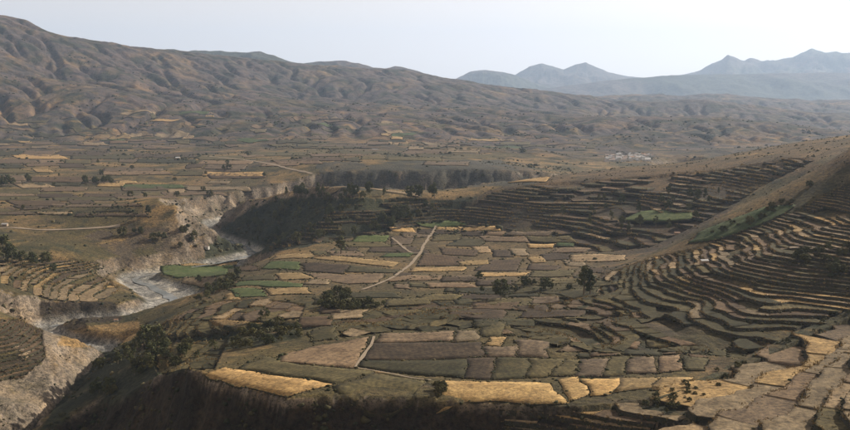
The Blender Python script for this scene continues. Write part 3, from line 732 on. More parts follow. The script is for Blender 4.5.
# ------------------------------------------------------------------ flat fields on bench and plain
BENCH = structure_empty('farmland', 'patchwork of ploughed and stubble fields on the near bench', hit(425, 350))
PLAIN = structure_empty('farmland', 'strip fields on the low plain beside the dirt road', hit(400, 265))
LEFTP = structure_empty('farmland', 'scattered dry strip fields on the plain left of the river', hit(100, 200))
USED = []
EDGES = []
FPOLY = []
def resample(P, n):
    P = np.array(P, float); s = np.concatenate([[0], np.cumsum(np.hypot(*np.diff(P, axis=0).T))])
    t = np.linspace(0, s[-1], n); return np.stack([np.interp(t, s, P[:, 0]), np.interp(t, s, P[:, 1])], 1)
def field(parent, top, bottom, mat, lift=.2, gap=-.8, keep=True, rot=0.0, base=None):
    hp = lambda L: np.array([h[:2] for h in (hit(*p) for p in L) if h is not None])
    T, Bt = hp(top), hp(bottom)
    if len(T) < 2 or len(Bt) < 2: return None
    W = max(np.hypot(*(T[-1] - T[0])), np.hypot(*(Bt[-1] - Bt[0]))); Hh = np.hypot(*(T.mean(0) - Bt.mean(0)))
    if W < 4 or Hh < 4 or W > 900 or Hh > 700: return None
    n = int(np.clip(W / 3.2, 5, 22)); m = int(np.clip(Hh / 4, 4, 14))
    T, Bt = resample(T, n), resample(Bt, n)
    t = np.linspace(0, 1, m)[:, None, None]; X = Bt[None] * (1 - t) + T[None] * t
    c = X.reshape(-1, 2).mean(0)
    wob = np.stack([fbm(X[..., 0] / 19, X[..., 1] / 19, 4, 401), fbm(X[..., 0] / 19, X[..., 1] / 19, 4, 409)], -1) * min(3.0, Hh * .12)
    X = X + wob
    sx = max(.8, 1 - 2 * gap / W); sy = max(.75, 1 - 2 * gap / Hh)
    ux = (Bt[-1] - Bt[0]); ang = math.atan2(ux[1], ux[0]); e1 = np.array([cos(ang), sin(ang)]); e2 = np.array([-sin(ang), cos(ang)])
    L = X - c; a = (L @ e1) * sx; b_ = (L @ e2) * sy
    X = c + a[..., None] * e1 + b_[..., None] * e2
    z = lookup(G if base is None else base, X[..., 0], X[..., 1]); zs = smooth2(z, 2)
    z = zs + lift + (random.random() * .16 if lift < .3 else 0); z0 = float(z.mean())
    top_v = np.column_stack([a.ravel(), b_.ravel(), z.ravel() - z0])
    ring = [(0, i) for i in range(n)] + [(j, n - 1) for j in range(1, m)] + [(m - 1, i) for i in range(n - 2, -1, -1)] + [(j, 0) for j in range(m - 2, 0, -1)]
    ri = np.array([j * n + i for j, i in ring]); sk = top_v[ri].copy(); sk[:, 2] -= 1.6; sk[:, :2] *= 1.004
    q = [(j*n + i, j*n + i + 1, (j+1)*n + i + 1, (j+1)*n + i) for j in range(m - 1) for i in range(n - 1)]; mi = [0] * len(q)
    nv = n * m; k_ = len(ri)
    for i in range(k_): q.append((ri[i], nv + i, nv + (i + 1) % k_, ri[(i + 1) % k_])); mi.append(1)
    me = mesh_np('field', np.concatenate([top_v, sk]), q); me.polygons.foreach_set('material_index', np.array(mi, np.int32))
    o = add_obj('field', me, [mat, M_WALL], parent); o.rotation_euler = (0, 0, ang)
    o.location = (c[0] - parent.location.x, c[1] - parent.location.y, z0 + ZC - parent.location.z)
    if keep: USED.append(np.array(list(top) + list(bottom)[::-1], float))
    FPOLY.append(X.reshape(-1, 2)[ri])
    rv_ = X.reshape(-1, 2)[ri]; zz = z.ravel()[ri]; sg = np.hypot(*(np.roll(rv_, -1, 0) - rv_).T); s_ = np.concatenate([[0], np.cumsum(sg)]); sp = 1.5 if c[1] < 620 else 3.0 if c[1] < 1100 else 26.0
    t2 = np.arange(0, s_[-1], sp); cl_ = np.vstack([rv_, rv_[:1]]); zc_ = np.append(zz, zz[0])
    EDGES.extend(zip(np.interp(t2, s_, cl_[:, 0]), np.interp(t2, s_, cl_[:, 1]), np.interp(t2, s_, zc_), np.full(len(t2), Hh)))
    return o
def F4(parent, mat, a, b, c, d, **kw): return field(parent, [a, b], [d, c], FM[mat], **kw)
# near bench, largest fields (photo reading, left to right)
field(BENCH, [(287,354),(325,345),(368,338)], [(284,361),(318,365),(354,368)], FM['mauve'])
field(BENCH, [(266,357),(300,365),(345,369),(373,373)], [(236,369),(290,376),(332,384)], FM['olive'])
field(BENCH, [(226,368),(280,377),(330,385)], [(207,375),(238,386),(287,397)], FM['straw'])
field(BENCH, [(334,387),(374,375),(425,382)], [(340,401),(380,402),(408,400)], FM['olive'])
F4(BENCH, 'mauve', (381,334),(451,332),(449,341),(376,343))
F4(BENCH, 'pale', (457,331),(478,331),(477,341),(454,342))
field(BENCH, [(373,344),(430,343),(482,343)], [(363,360),(420,360),(481,357)], FM['soil'])
field(BENCH, [(362,361),(420,361),(466,360)], [(361,367),(415,375),(465,378)], FM['moss'])
F4(BENCH, 'soil', (469,359),(494,358),(491,379),(467,378))
field(BENCH, [(442,382),(490,382),(548,384)], [(438,402),(500,404),(566,402)], FM['gold'])
F4(BENCH, 'moss', (497,358),(528,358),(524,378),(494,379)); F4(BENCH, 'olive', (530,358),(561,360),(551,377),(526,378))
F4(BENCH, 'olive', (563,360),(580,361),(575,376),(553,377)); F4(BENCH, 'mauve', (582,360),(610,359),(600,376),(577,377))
F4(BENCH, 'olive', (612,358),(628,357),(624,375),(602,376)); F4(BENCH, 'mauve', (632,358),(652,357),(655,373),(627,374))
F4(BENCH, 'mauve', (661,357),(679,357),(684,370),(658,373)); F4(BENCH, 'olive', (686,358),(704,360),(706,371),(690,371))
F4(BENCH, 'mauve', (486,347),(517,347),(515,357),(483,357)); F4(BENCH, 'straw', (490,337),(503,337),(503,346),(489,346))
F4(BENCH, 'mauve', (520,340),(545,342),(548,358),(517,356)); F4(BENCH, 'gold', (558,380),(580,379),(587,395),(571,400))
F4(BENCH, 'gold', (584,380),(618,379),(612,394),(591,396)); F4(BENCH, 'straw', (621,379),(656,378),(648,388),(616,393)); F4(BENCH, 'straw', (659,378),(691,378),(683,388),(652,390))
F4(BENCH, 'soil', (452,306),(505,310),(500,322),(442,314)); F4(BENCH, 'olive', (486,320),(502,322),(500,336),(484,336))
F4(BENCH, 'moss', (310,332),(336,326),(334,338),(312,342)); F4(BENCH, 'soil', (300,318),(332,316),(330,326),(296,328))
F4(BENCH, 'pale', (332,312),(365,310),(360,318),(330,320)); F4(BENCH, 'olive', (388,300),(432,298),(428,304),(386,306))
# low plain
F4(PLAIN, 'green', (162,266),(234,266),(226,275),(164,275)); F4(PLAIN, 'pale', (186,277),(216,276),(212,283),(182,283))
F4(PLAIN, 'straw', (192,263),(238,261),(236,265),(176,265))
field(PLAIN, [(276,256),(335,256),(400,263)], [(270,260),(335,261),(392,267)], FM['straw'])
F4(PLAIN, 'green', (270,262),(300,263),(298,270),(262,269)); F4(PLAIN, 'soil', (302,263),(348,265),(344,274),(304,271)); F4(PLAIN, 'olive', (350,266),(402,270),(396,273),(348,272))
field(PLAIN, [(306,273),(346,275),(384,274)], [(318,279),(345,284),(376,283)], FM['mauve'])
F4(PLAIN, 'straw', (276,274),(302,273),(314,279),(280,280)); F4(PLAIN, 'olive', (244,277),(272,275),(276,280),(240,281))
field(PLAIN, [(238,282),(270,281),(304,284)], [(232,287),(268,287),(300,287)], FM['green']); F4(PLAIN, 'straw', (264,289),(306,288),(312,294),(272,295)); F4(PLAIN, 'green', (230,289),(260,289),(268,297),(236,297))
F4(PLAIN, 'soil', (424,253),(458,257),(470,265),(416,266)); F4(PLAIN, 'soil', (440,248),(478,250),(476,256),(444,255)); F4(PLAIN, 'straw', (414,268),(466,267),(464,271),(408,272))
F4(PLAIN, 'gold', (458,262),(487,260),(489,264),(461,266)); F4(PLAIN, 'soil', (492,260),(522,260),(516,271),(474,271)); F4(PLAIN, 'pale', (472,247),(489,247),(490,253),(474,253))
F4(PLAIN, 'pale', (510,249),(524,249),(528,256),(516,256)); F4(PLAIN, 'straw', (528,244),(555,244),(552,248),(529,248)); F4(PLAIN, 'straw', (526,257),(540,257),(546,262),(534,263)); F4(PLAIN, 'soil', (492,250),(508,250),(514,257),(494,257))
F4(PLAIN, 'green', (358,236),(388,236),(386,242),(350,242)); F4(PLAIN, 'mauve', (392,237),(414,236),(412,244),(392,245)); F4(PLAIN, 'soil', (372,246),(416,247),(412,252),(368,252))
F4(PLAIN, 'green', (386,254),(414,253),(408,257),(380,257)); F4(PLAIN, 'olive', (436,234),(462,234),(458,240),(432,241)); F4(PLAIN, 'olive', (462,238),(486,240),(480,246),(446,246)); F4(PLAIN, 'straw', (438,227),(464,228),(462,231),(436,231))
F4(PLAIN, 'olive', (534,271),(575,270),(572,276),(530,277)); F4(PLAIN, 'soil', (530,264),(560,266),(556,270),(528,270)); F4(PLAIN, 'straw', (478,273),(528,273),(524,276),(480,277))
# the green slope on the spur and the green patch on the middle hill, golden field on its crest
F4(PLAIN, 'green', (686,242),(742,218),(796,206),(700,244)) if False else field(PLAIN, [(700,233),(740,217),(768,207),(794,206)], [(690,243),(712,241),(745,231),(782,215)], FM['green'], lift=.8)
field(PLAIN, [(640,212),(668,211),(692,213)], [(622,221),(660,222),(690,220)], FM['green'], lift=1.0)
field(PLAIN, [(520,179.5),(550,178)], [(508,183),(546,182)], FM['straw'], lift=.6)
def clear(cx, cy, w, h):
    pts = [(cx, cy), (cx - w, cy), (cx + w, cy), (cx, cy - h), (cx, cy + h)]
    return not any(in_poly(np.array([p[0] for p in pts]), np.array([p[1] for p in pts]), U).any() for U in USED)
def fill(parent, poly, cw, ch, weights, prob, seed, lift=.5, cmax=2.0, base=None):
    rg = random.Random(seed); P = np.array(poly, float); y = P[:, 1].min()
    while y < P[:, 1].max():
        hgt = ch * rg.uniform(.7, 1.4); x = P[:, 0].min() + rg.uniform(-cw, 0)
        while x < P[:, 0].max():
            w = cw * rg.uniform(.4, 1.7); y_row = y; yo = ch * 1.1 * float(fbm(np.array([x / 75.]), np.array([y_row / 9.]), 3, seed)[0]); y = y_row + yo; cx, cy = x + w / 2, y + hgt / 2
            if rg.random() < prob and bool(in_poly(np.array([cx]), np.array([cy]), P)[0]) and clear(cx, cy, w * .42, hgt * .35):
                h = hit(cx, cy)
                if h is not None and float(lookup(CARVE, h[0], h[1])) < cmax and float(lookup(SLOPE, h[0], h[1])) < .35:
                    sk = rg.uniform(-.25, .25) * w; dy = rg.uniform(-.3, .3) * hgt
                    field(parent, [(x + .5 + sk, y + .2), (x + w * .5, y + .2 + dy), (x + w - .5 + sk, y + .2)], [(x + .5, y + hgt - .2), (x + w - .5, y + hgt - .2 + dy)], pick(rg, weights), lift=lift, gap=-.5, keep=False, base=base)
            x += w; y = y_row
        y += hgt
fill(PLAIN, [(255,262),(300,250),(345,243),(400,230),(440,222),(560,236),(600,258),(600,284),(480,290),(400,288),(330,292),(232,298),(228,282)], 34, 5.0, dict(soil=5, mauve=3, olive=4, straw=1.3, pale=1, green=.5), .97, 21, .2)
fill(LEFTP, [(-40,226),(-40,150),(230,150),(262,168),(190,205),(190,226),(60,227)], 40, 4.0, dict(straw=1.4, pale=2.6, soil=3, mauve=3, olive=4, green=.5, brown=5, moss=1), .66, 22, .4)
fill(LEFTP, [(250,150),(520,150),(480,164),(330,162),(262,168)], 38, 3.2, dict(straw=.8, pale=1, soil=3, mauve=3, olive=4, green=.6, brown=4, moss=3), .8, 23, .5)
fill(BENCH, [(300,300),(380,294),(480,288),(590,284),(560,312),(520,322),(486,332),(480,304),(440,300),(380,304),(330,318)], 34, 6.0, dict(soil=3, mauve=2, olive=4, moss=4, pale=.6), .95, 24, .2)
fill(BENCH, [(500,346),(560,338),(640,340),(735,346),(745,357),(560,357)], 26, 6.0, dict(moss=4, olive=4, mauve=1.5, brown=1.5), .95, 27, .4, 2.0, G - LOWER)
SLOPEF = structure_empty('farmland', 'small dry fields scattered over the lower mountain slope', hit(200, 130))
fill(SLOPEF, [(-30,148),(-30,118),(120,112),(260,112),(420,118),(560,128),(600,150),(250,149)], 20, 2.3, dict(straw=1, pale=3, olive=4, brown=4, moss=3, green=.5), .42, 26, 1.8)
F4(PLAIN, 'pale', (322,192.5),(418,193.5),(420,197),(326,196.5))
print('fields', len(BENCH.children), len(PLAIN.children), len(LEFTP.children))

# the soil sheet sits just under the worked fields
_u = USEDV['valley_ground']; _x = X2.ravel()[_u]; _y = Y2.ravel()[_u]; _low = np.zeros(len(_u))
_lv = np.log(_y)
for P in FPOLY:
    bb = np.where((_x > P[:, 0].min()) & (_x < P[:, 0].max()) & (_y > P[:, 1].min()) & (_y < P[:, 1].max()))[0]
    if len(bb): c0 = P.mean(0); ins = in_poly(_x[bb], _y[bb], c0 + (P - c0) * 1.0); _low[bb[ins]] = .7 if c0[1] < 1100 else 1.6
_c = np.empty(len(_u) * 3, np.float32); VALLEY.data.vertices.foreach_get('co', _c); _c = _c.reshape(-1, 3); _c[:, 2] -= _low
VALLEY.data.vertices.foreach_set('co', _c.ravel()); VALLEY.data.update()
# ------------------------------------------------------------------ river, roads
def ribbon(name, xy, half, lift, mat, label, kind='structure', wob=0.0, level=None, cross=3):
    xy = np.array(xy, float); s = np.concatenate([[0], np.cumsum(np.hypot(*np.diff(xy, axis=0).T))])
    n = max(4, int(s[-1] / 4)); t = np.linspace(0, s[-1], n); C = np.stack([np.interp(t, s, xy[:, 0]), np.interp(t, s, xy[:, 1])], 1)
    T = np.gradient(C, axis=0); T /= np.hypot(*T.T)[:, None] + 1e-9; Nn = np.stack([-T[:, 1], T[:, 0]], 1)
    hw = np.interp(t, s, half) if np.ndim(half) else np.full(n, float(half))
    C = C + Nn * (wob * fbm(t / 40, t * 0, 3, 77))[:, None]
    hw = hw * (1 + .7 * fbm(t / 18, t * 0 + 4, 4, 78))
    cols = []
    for k_ in np.linspace(-1, 1, cross):
        p = C + Nn * (hw * k_)[:, None]
        z = (np.interp(t, s, level) if level is not None else lookup(G - LOWER, p[:, 0], p[:, 1])) + lift
        cols.append(np.column_stack([p, z + ZC]))
    vs = np.stack(cols, 1).reshape(-1, 3)
    q = [(i*cross + j, i*cross + j + 1, (i+1)*cross + j + 1, (i+1)*cross + j) for i in range(n - 1) for j in range(cross - 1)]
    return add_obj(name, mesh_np(name, vs, q, smooth=True), mat, kind=kind, label=label)
mw, nt, b = new_mat('river_water', .12)
gp = geo_pos(nt); f = tex_noise(nt, gp, .5, 4, .6)
nt.links.new(mix(nt, ramp(nt, tex_noise(nt, gp, .06, 4, .6), [(.4, (0, 0, 0)), (.6, (1, 1, 1))]), (.16, .18, .19), (.26, .27, .27)), b.inputs['Base Color'])
b.inputs['Specular IOR Level'].default_value = .5; bump(nt, b, f, .25, .15)
RW = RIVER[38:]; ribbon('river', RW[:, :2], RW[:, 3] * .2, -.2, mw, 'shallow pale river winding between gravel bars', wob=6.0, level=RW[:, 2])
md, nt, b = new_mat('road_dust')
nt.links.new(mix(nt, tex_noise(nt, geo_pos(nt), .4, 5, .7), (.20, .155, .11), (.32, .255, .185)), b.inputs['Base Color'])
def road(name, pts, half, label, lift=.55):
    P = [hit(*p) for p in pts]; P = [p[:2] for p in P if p is not None]
    return ribbon(name, spline(P, 6), half, lift, md, label, wob=1.0)
road('dirt_road', [(436,226),(432,233),(428,239),(423,247),(421,252),(414,261),(404,270),(390,279),(374,286),(362,290)], 1.5, 'pale dirt road winding across the low plain')
road('footpath', [(392,238),(398,243),(405,249),(412,253),(420,253)], 1.3, 'short pale path joining the dirt road')
road('footpath', [(374,337),(371,344),(364,355),(356,368)], .75, 'narrow pale path along the mauve fallow field')
road('footpath', [(356,368.5),(385,373.5),(412,379),(431,381)], .5, 'thin pale path along the foot of the dark ploughed field')
road('dirt_road', [(205,156),(235,159),(265,163),(290,169),(312,174)], 3.0, 'pale road on the far bank above the canyon')
road('dirt_road', [(-20,229),(10,228),(40,230),(80,229),(120,226)], 2.6, 'grey gravel track at the edge of the left plain')
road('footpath', [(860,243),(825,247),(790,246),(760,253),(738,263)], 2.0, 'pale ledge path crossing the terraced spur', 1.2)

# ------------------------------------------------------------------ vegetation
def leaf_mat(name, c1, c2, rough=.85):
    m, nt, b = new_mat(name, rough); oi = nt.nodes.new('ShaderNodeObjectInfo'); gp = geo_pos(nt)
    c = mix(nt, tex_noise(nt, gp, .9, 3, .6), c1, c2)
    c = mix(nt, 1.0, c, ramp(nt, oi.outputs['Random'], [(0, (.7, .75, .7)), (1, (1.35, 1.25, 1.15))]), 'MULTIPLY')
    nt.links.new(c, b.inputs['Base Color']); return m
M_LEAF = leaf_mat('eucalyptus_leaves', (.050, .062, .027), (.115, .112, .052)); M_BUSH = leaf_mat('bush_leaves', (.048, .053, .021), (.120, .106, .046))
mb, nt, b = new_mat('bark'); nt.links.new(mix(nt, tex_noise(nt, geo_pos(nt), 1.5, 4, .6), (.10, .075, .05), (.19, .15, .11)), b.inputs['Base Color'])

def tube(vs, fs, a, b_, ra, rb, n=6):
    a, b_ = np.array(a, float), np.array(b_, float); d = b_ - a; d /= np.linalg.norm(d) + 1e-9
    e = np.cross(d, [0.3, .9, .1]); e /= np.linalg.norm(e); f_ = np.cross(d, e); o = len(vs)
    for p, r in ((a, ra), (b_, rb)):
        for i in range(n): vs.append(p + r * (cos(2*pi*i/n) * e + sin(2*pi*i/n) * f_))
    for i in range(n): fs.append((o + i, o + (i+1) % n, o + n + (i+1) % n, o + n + i))
def tree_meshes(kind, seed):
    """unit height tree: trunk with limbs, crown of small leaf faces in clumps"""
    r = np.random.default_rng(seed); vs, fs = [], []
    if kind == 'tall': H0, R0, nb, ncl, nl, ls = .14, .17, 9, 30, 42, .034
    elif kind == 'round': H0, R0, nb, ncl, nl, ls = .16, .36, 8, 32, 42, .045
    elif kind == 'sparse': H0, R0, nb, ncl, nl, ls = .22, .24, 9, 20, 36, .036
    else: H0, R0, nb, ncl, nl, ls = .04, .55, 6, 26, 36, .075
    lean = r.normal(0, .03, 2); pts = [np.array([0, 0, -.04])]
    for z in (.2, .45, .7, .92): pts.append(np.array([lean[0] * z + r.normal(0, .012), lean[1] * z + r.normal(0, .012), z if kind != 'bush' else z * .7]))
    rad = [.026, .021, .016, .010, .003]
    for i in range(4): tube(vs, fs, pts[i], pts[i + 1], rad[i], rad[i + 1])
    tips = []
    for i in range(nb):
        z = r.uniform(H0 + .05, .8); ang = i * 2.4 + r.uniform(-.4, .4); k_ = min(3, int(z / .25)); st = np.array([lean[0] * z, lean[1] * z, z])
        L = R0 * r.uniform(.55, .95) * (1 - .5 * z); en = st + np.array([cos(ang) * L, sin(ang) * L, L * r.uniform(.3, .9)]); en[2] = min(en[2], .95)
        tube(vs, fs, st, en, .009, .003, 4); tips.append(en)
    trunk = mesh_np('trunk', np.array(vs), fs)
    cl = [t for t in tips]
    while len(cl) < ncl:
        z = H0 + (1 - H0) * r.beta(1.5, 1.15); ang = r.uniform(0, 2*pi)
        t = (z - H0) / (1 - H0)
        if kind == 'tall': pr = (.55 + .45 * math.sin(pi * min(1, t * 1.1 + .1))) * (1 - .75 * max(0, t - .6) / .4)
        else: pr = math.sqrt(max(.02, 1 - (2 * t - .85) ** 2 / 1.35))
        q = R0 * pr * r.uniform(.2, 1) ** .6; cl.append(np.array([cos(ang) * q + lean[0] * z, sin(ang) * q + lean[1] * z, z * .94]))
    V, Tn = [], []
    for c in cl:
        cr = R0 * r.uniform(.22, .42) * (1.0 if kind != 'tall' else 1.25); m = int(nl * r.uniform(.6, 1.3))
        p = r.normal(0, 1, (m, 3)); p /= np.linalg.norm(p, axis=1)[:, None]; p *= (cr * r.uniform(.45, 1, m) ** .5)[:, None]; p[:, 2] *= .8
        for q in p:
            a_ = r.normal(0, 1, 3); a_ /= np.linalg.norm(a_); b2 = np.cross(a_, q + r.normal(0, .02, 3)); b2 /= np.linalg.norm(b2) + 1e-9
            s_ = ls * r.uniform(.6, 1.5); o = len(V); V += [c + q + a_ * s_, c + q - a_ * s_ * .6 + b2 * s_ * .6, c + q - a_ * s_ * .6 - b2 * s_ * .6]; Tn.append((o, o+1, o+2))
    crown = mesh_np('crown', np.array(V), None, Tn)
    trunk.materials.append(mb); crown.materials.append(M_BUSH if kind == 'bush' else M_LEAF)
    return trunk, crown
TM = {k_: [tree_meshes(k_, 10 * i + s) for s in range(3)] for i, k_ in enumerate(('tall', 'round', 'sparse', 'bush'))}
def ground_t(x, y):
    z = float(ground(x, y)); lw = float(lookup(LOWER, x, y))
    return z - min(lw, 2.5) * .6 if lw > .3 else z
def tree(kind, at, h, label, group=None, wide=1.0, name=None):
    t, c = random.choice(TM[kind]); nm = name or {'bush': 'bush'}.get(kind, 'tree')
    o = bpy.data.objects.new(nm, None); col.objects.link(o); o.empty_display_size = 1
    o.location = (at[0], at[1], ground_t(at[0], at[1]) + ZC - .02 * h); o.rotation_euler = (0, 0, random.uniform(0, 6.28)); s = h * random.uniform(.94, 1.06)
    o.scale = (s * wide, s * wide, s)
    tagp(o, None, label, 'bush' if nm == 'bush' else 'tree', group)
    for me, pn in ((t, 'trunk' if nm != 'bush' else 'stem'), (c, 'crown' if nm != 'bush' else 'foliage')):
        p = bpy.data.objects.new(pn, me); col.objects.link(p); p.parent = o
    return o
def tree_at(px, py, hpx, kind, label, group=None, wide=1.0):
    h = hit(px, py)
    if h is None: return
    return tree(kind, h, hpx * h[1] / FPX, label, group, wide)
# single trees one can point to
tree_at(584, 295, 33, 'tall', 'tall dark eucalyptus standing alone above the dark terraces', wide=1.15); tree_at(590, 294, 29, 'tall', 'narrower eucalyptus close beside the tall lone one on the terraces', wide=1.0)
tree_at(501, 300, 23, 'round', 'broad bushy tree at the far edge of the bench, left of the lone eucalyptus')
tree_at(525, 287, 13, 'round', 'small round tree on the field edge between bushy tree and eucalyptus'); tree_at(546, 290, 14, 'round', 'low dark tree just left of the tall eucalyptus', wide=1.3)
tree_at(480, 279, 9, 'round', 'tiny dark tree on the pale strip field edge')
tree_at(341, 254, 18, 'tall', 'dark pointed tree at the foot of the shaded ridge', wide=1.7)
tree_at(265, 319, 18, 'sparse', 'loose grey green tree above the bushy gully'); tree_at(261, 320, 13, 'sparse', 'shorter loose tree beside the grey green tree above the gully')
tree_at(199, 283, 9, 'round', 'small dark tree on the green riverside field'); tree_at(148, 216, 12, 'tall', 'lone dark tree on the plain above the river cliff', wide=1.4)
for i, (x, y, h_, k_, lb) in enumerate([(146,346,27,'round','largest dark tree of the clump above the gorge'), (158,345,23,'round','broad tree on the right side of the gorge clump'), (137,350,19,'sparse','thin tree on the left side of the gorge clump'),
        (152,358,19,'round','tree in front of the gorge clump, lower on the slope'), (128,359,13,'round','small outlying tree left of the gorge clump'), (118,364,13,'round','smallest tree at the lower left end of the gorge clump')]):
    tree_at(x, y, h_, k_, lb, 'trees above the gorge')
for i, (x, y, h_, lb) in enumerate([(4,258,26,'tallest dark tree at the left edge on the far bank'), (12,262,18,'rounded tree right of the tallest left edge tree'), (22,262,14,'third tree from the left edge on the far bank'), (33,266,17,'tree in the middle of the left bank grove'), (46,264,15,'right end tree of the left bank grove'), (53,272,10,'low tree below the left bank grove')]):
    tree_at(x, y, h_, 'round', lb, 'trees on the left bank')
# groves: trees nothing tells apart share a label
def grove(poly, n, hm, kinds, label, group, seed, smax=1.2, wide=1.0, cat_bush=False):
    rg = random.Random(seed); P = np.array(poly, float); k_ = 0; tries = 0
    while k_ < n and tries < n * 30:
        tries += 1; x = rg.uniform(P[:, 0].min(), P[:, 0].max()); y = rg.uniform(P[:, 1].min(), P[:, 1].max())
        if not bool(in_poly(np.array([x]), np.array([y]), P)[0]): continue
        h = hit(x, y)
        if h is None or float(lookup(SLOPE, h[0], h[1])) > smax: continue
        if float(noise(np.array([h[0] / 45]), np.array([h[1] / 45]), seed)[0]) < rg.uniform(-.5, .25): continue
        kd = rg.choice(kinds); where = label[min(label.find(w_) + len(w_) for w_ in ('tree', 'bush', 'shrub') if w_ in label):]
        tree(kd, h, rg.uniform(*hm), {'bush': 'low dark bush', 'tall': 'slim tall dark tree', 'sparse': 'loose thin crowned dark tree', 'round': 'round crowned dark tree'}[kd] + where, group, wide); k_ += 1
grove([(228,250),(246,212),(272,201),(300,197),(420,200),(440,212),(395,228),(345,236),(290,246)], 120, (4, 12), ['round', 'round', 'sparse', 'tall', 'bush'], 'dark tree on the shaded face of the middle ridge', 'trees on the shaded ridge', 31)
grove([(268,198),(300,190),(330,193),(430,196),(440,199),(300,198)], 20, (10, 20), ['tall', 'sparse', 'round'], 'slim tree along the top of the middle ridge', 'trees on the ridge top', 32)
grove([(560,215),(620,190),(720,192),(715,214),(660,235),(600,235)], 32, (6, 14), ['round', 'sparse', 'tall'], 'dark tree among the terraces of the middle hill', 'trees on the middle hill', 33)
grove([(318,308),(324,296),(345,292),(366,298),(386,302),(384,309),(350,312)], 34, (3.5, 7), ['bush', 'round'], 'dark bush in the dense thicket beside the dirt road', 'thicket on the plain', 34, wide=1.2)
grove([(226,345),(248,328),(275,324),(302,328),(300,338),(270,344),(235,350)], 34, (2.5, 5.5), ['bush', 'bush', 'round'], 'dark bush filling the gully behind the near bench', 'bushes in the gully', 35, wide=1.2)
grove([(95,358),(140,345),(200,342),(220,350),(180,366),(135,376),(105,400),(80,400)], 52, (3, 7.5), ['bush', 'round', 'sparse'], 'dark bush on the steep slope above the gorge', 'bushes above the gorge', 36, wide=1.2)
grove([(205,292),(225,282),(240,272),(246,276),(228,290),(208,300),(192,304)], 26, (4, 8), ['bush', 'round'], 'dark shrub along the ditch on the riverside plain', 'shrubs along the ditch', 37, wide=1.2)
grove([(80,184),(115,180),(116,185),(82,187)], 9, (10, 17), ['round', 'round'], 'dark tree in the small wood on the left plain', 'small wood on the left plain', 38)
grove([(-20,184),(38,178),(38,185),(-20,190)], 14, (10, 16), ['round'], 'dark tree in the wood at the left edge of the plain', 'wood at the left edge', 39)
grove([(110,236),(135,228),(190,232),(210,246),(190,250),(150,240)], 14, (5, 11), ['round', 'bush'], 'dark tree clinging to the far river cliff', 'trees on the river cliff', 40, smax=2)
grove([(640,404),(700,378),(760,350),(850,306),(850,316),(765,362),(705,392),(655,414)], 44, (1.0, 2.8), ['bush'], 'small bush in the gully between dark and dry terraces', 'bushes between the terraces', 41, wide=1.2)
grove([(790,255),(850,245),(850,280),(800,276)], 16, (3, 7), ['bush', 'round'], 'dark shrub on the upper terraces at the right edge', 'shrubs at the right edge', 42, wide=1.2)
grove([(690,240),(760,212),(850,164),(850,172),(770,216),(700,250)], 18, (2, 5), ['bush'], 'bush in the dark hedge line along the spur', 'hedge line along the spur', 43, wide=1.3)
grove([(432,394),(440,384),(446,392),(442,404)], 6, (2.5, 4.5), ['bush'], 'green bush by the notch in the bench edge', 'bushes at the notch', 44)
grove([(470,284),(600,284),(600,292),(470,296)], 12, (2.5, 6), ['bush', 'round'], 'low bush on the field banks behind the bench', 'bushes on field banks', 45)
grove([(-20,165),(260,152),(300,165),(200,200),(-20,215)], 22, (5, 11), ['round', 'bush'], 'small scattered tree on the wide left plain', 'scattered trees on the left plain', 46)
grove([(330,165),(490,165),(500,180),(330,186)], 7, (5, 9), ['round'], 'small tree on the far canyon wall', 'trees on the canyon wall', 47, smax=3)

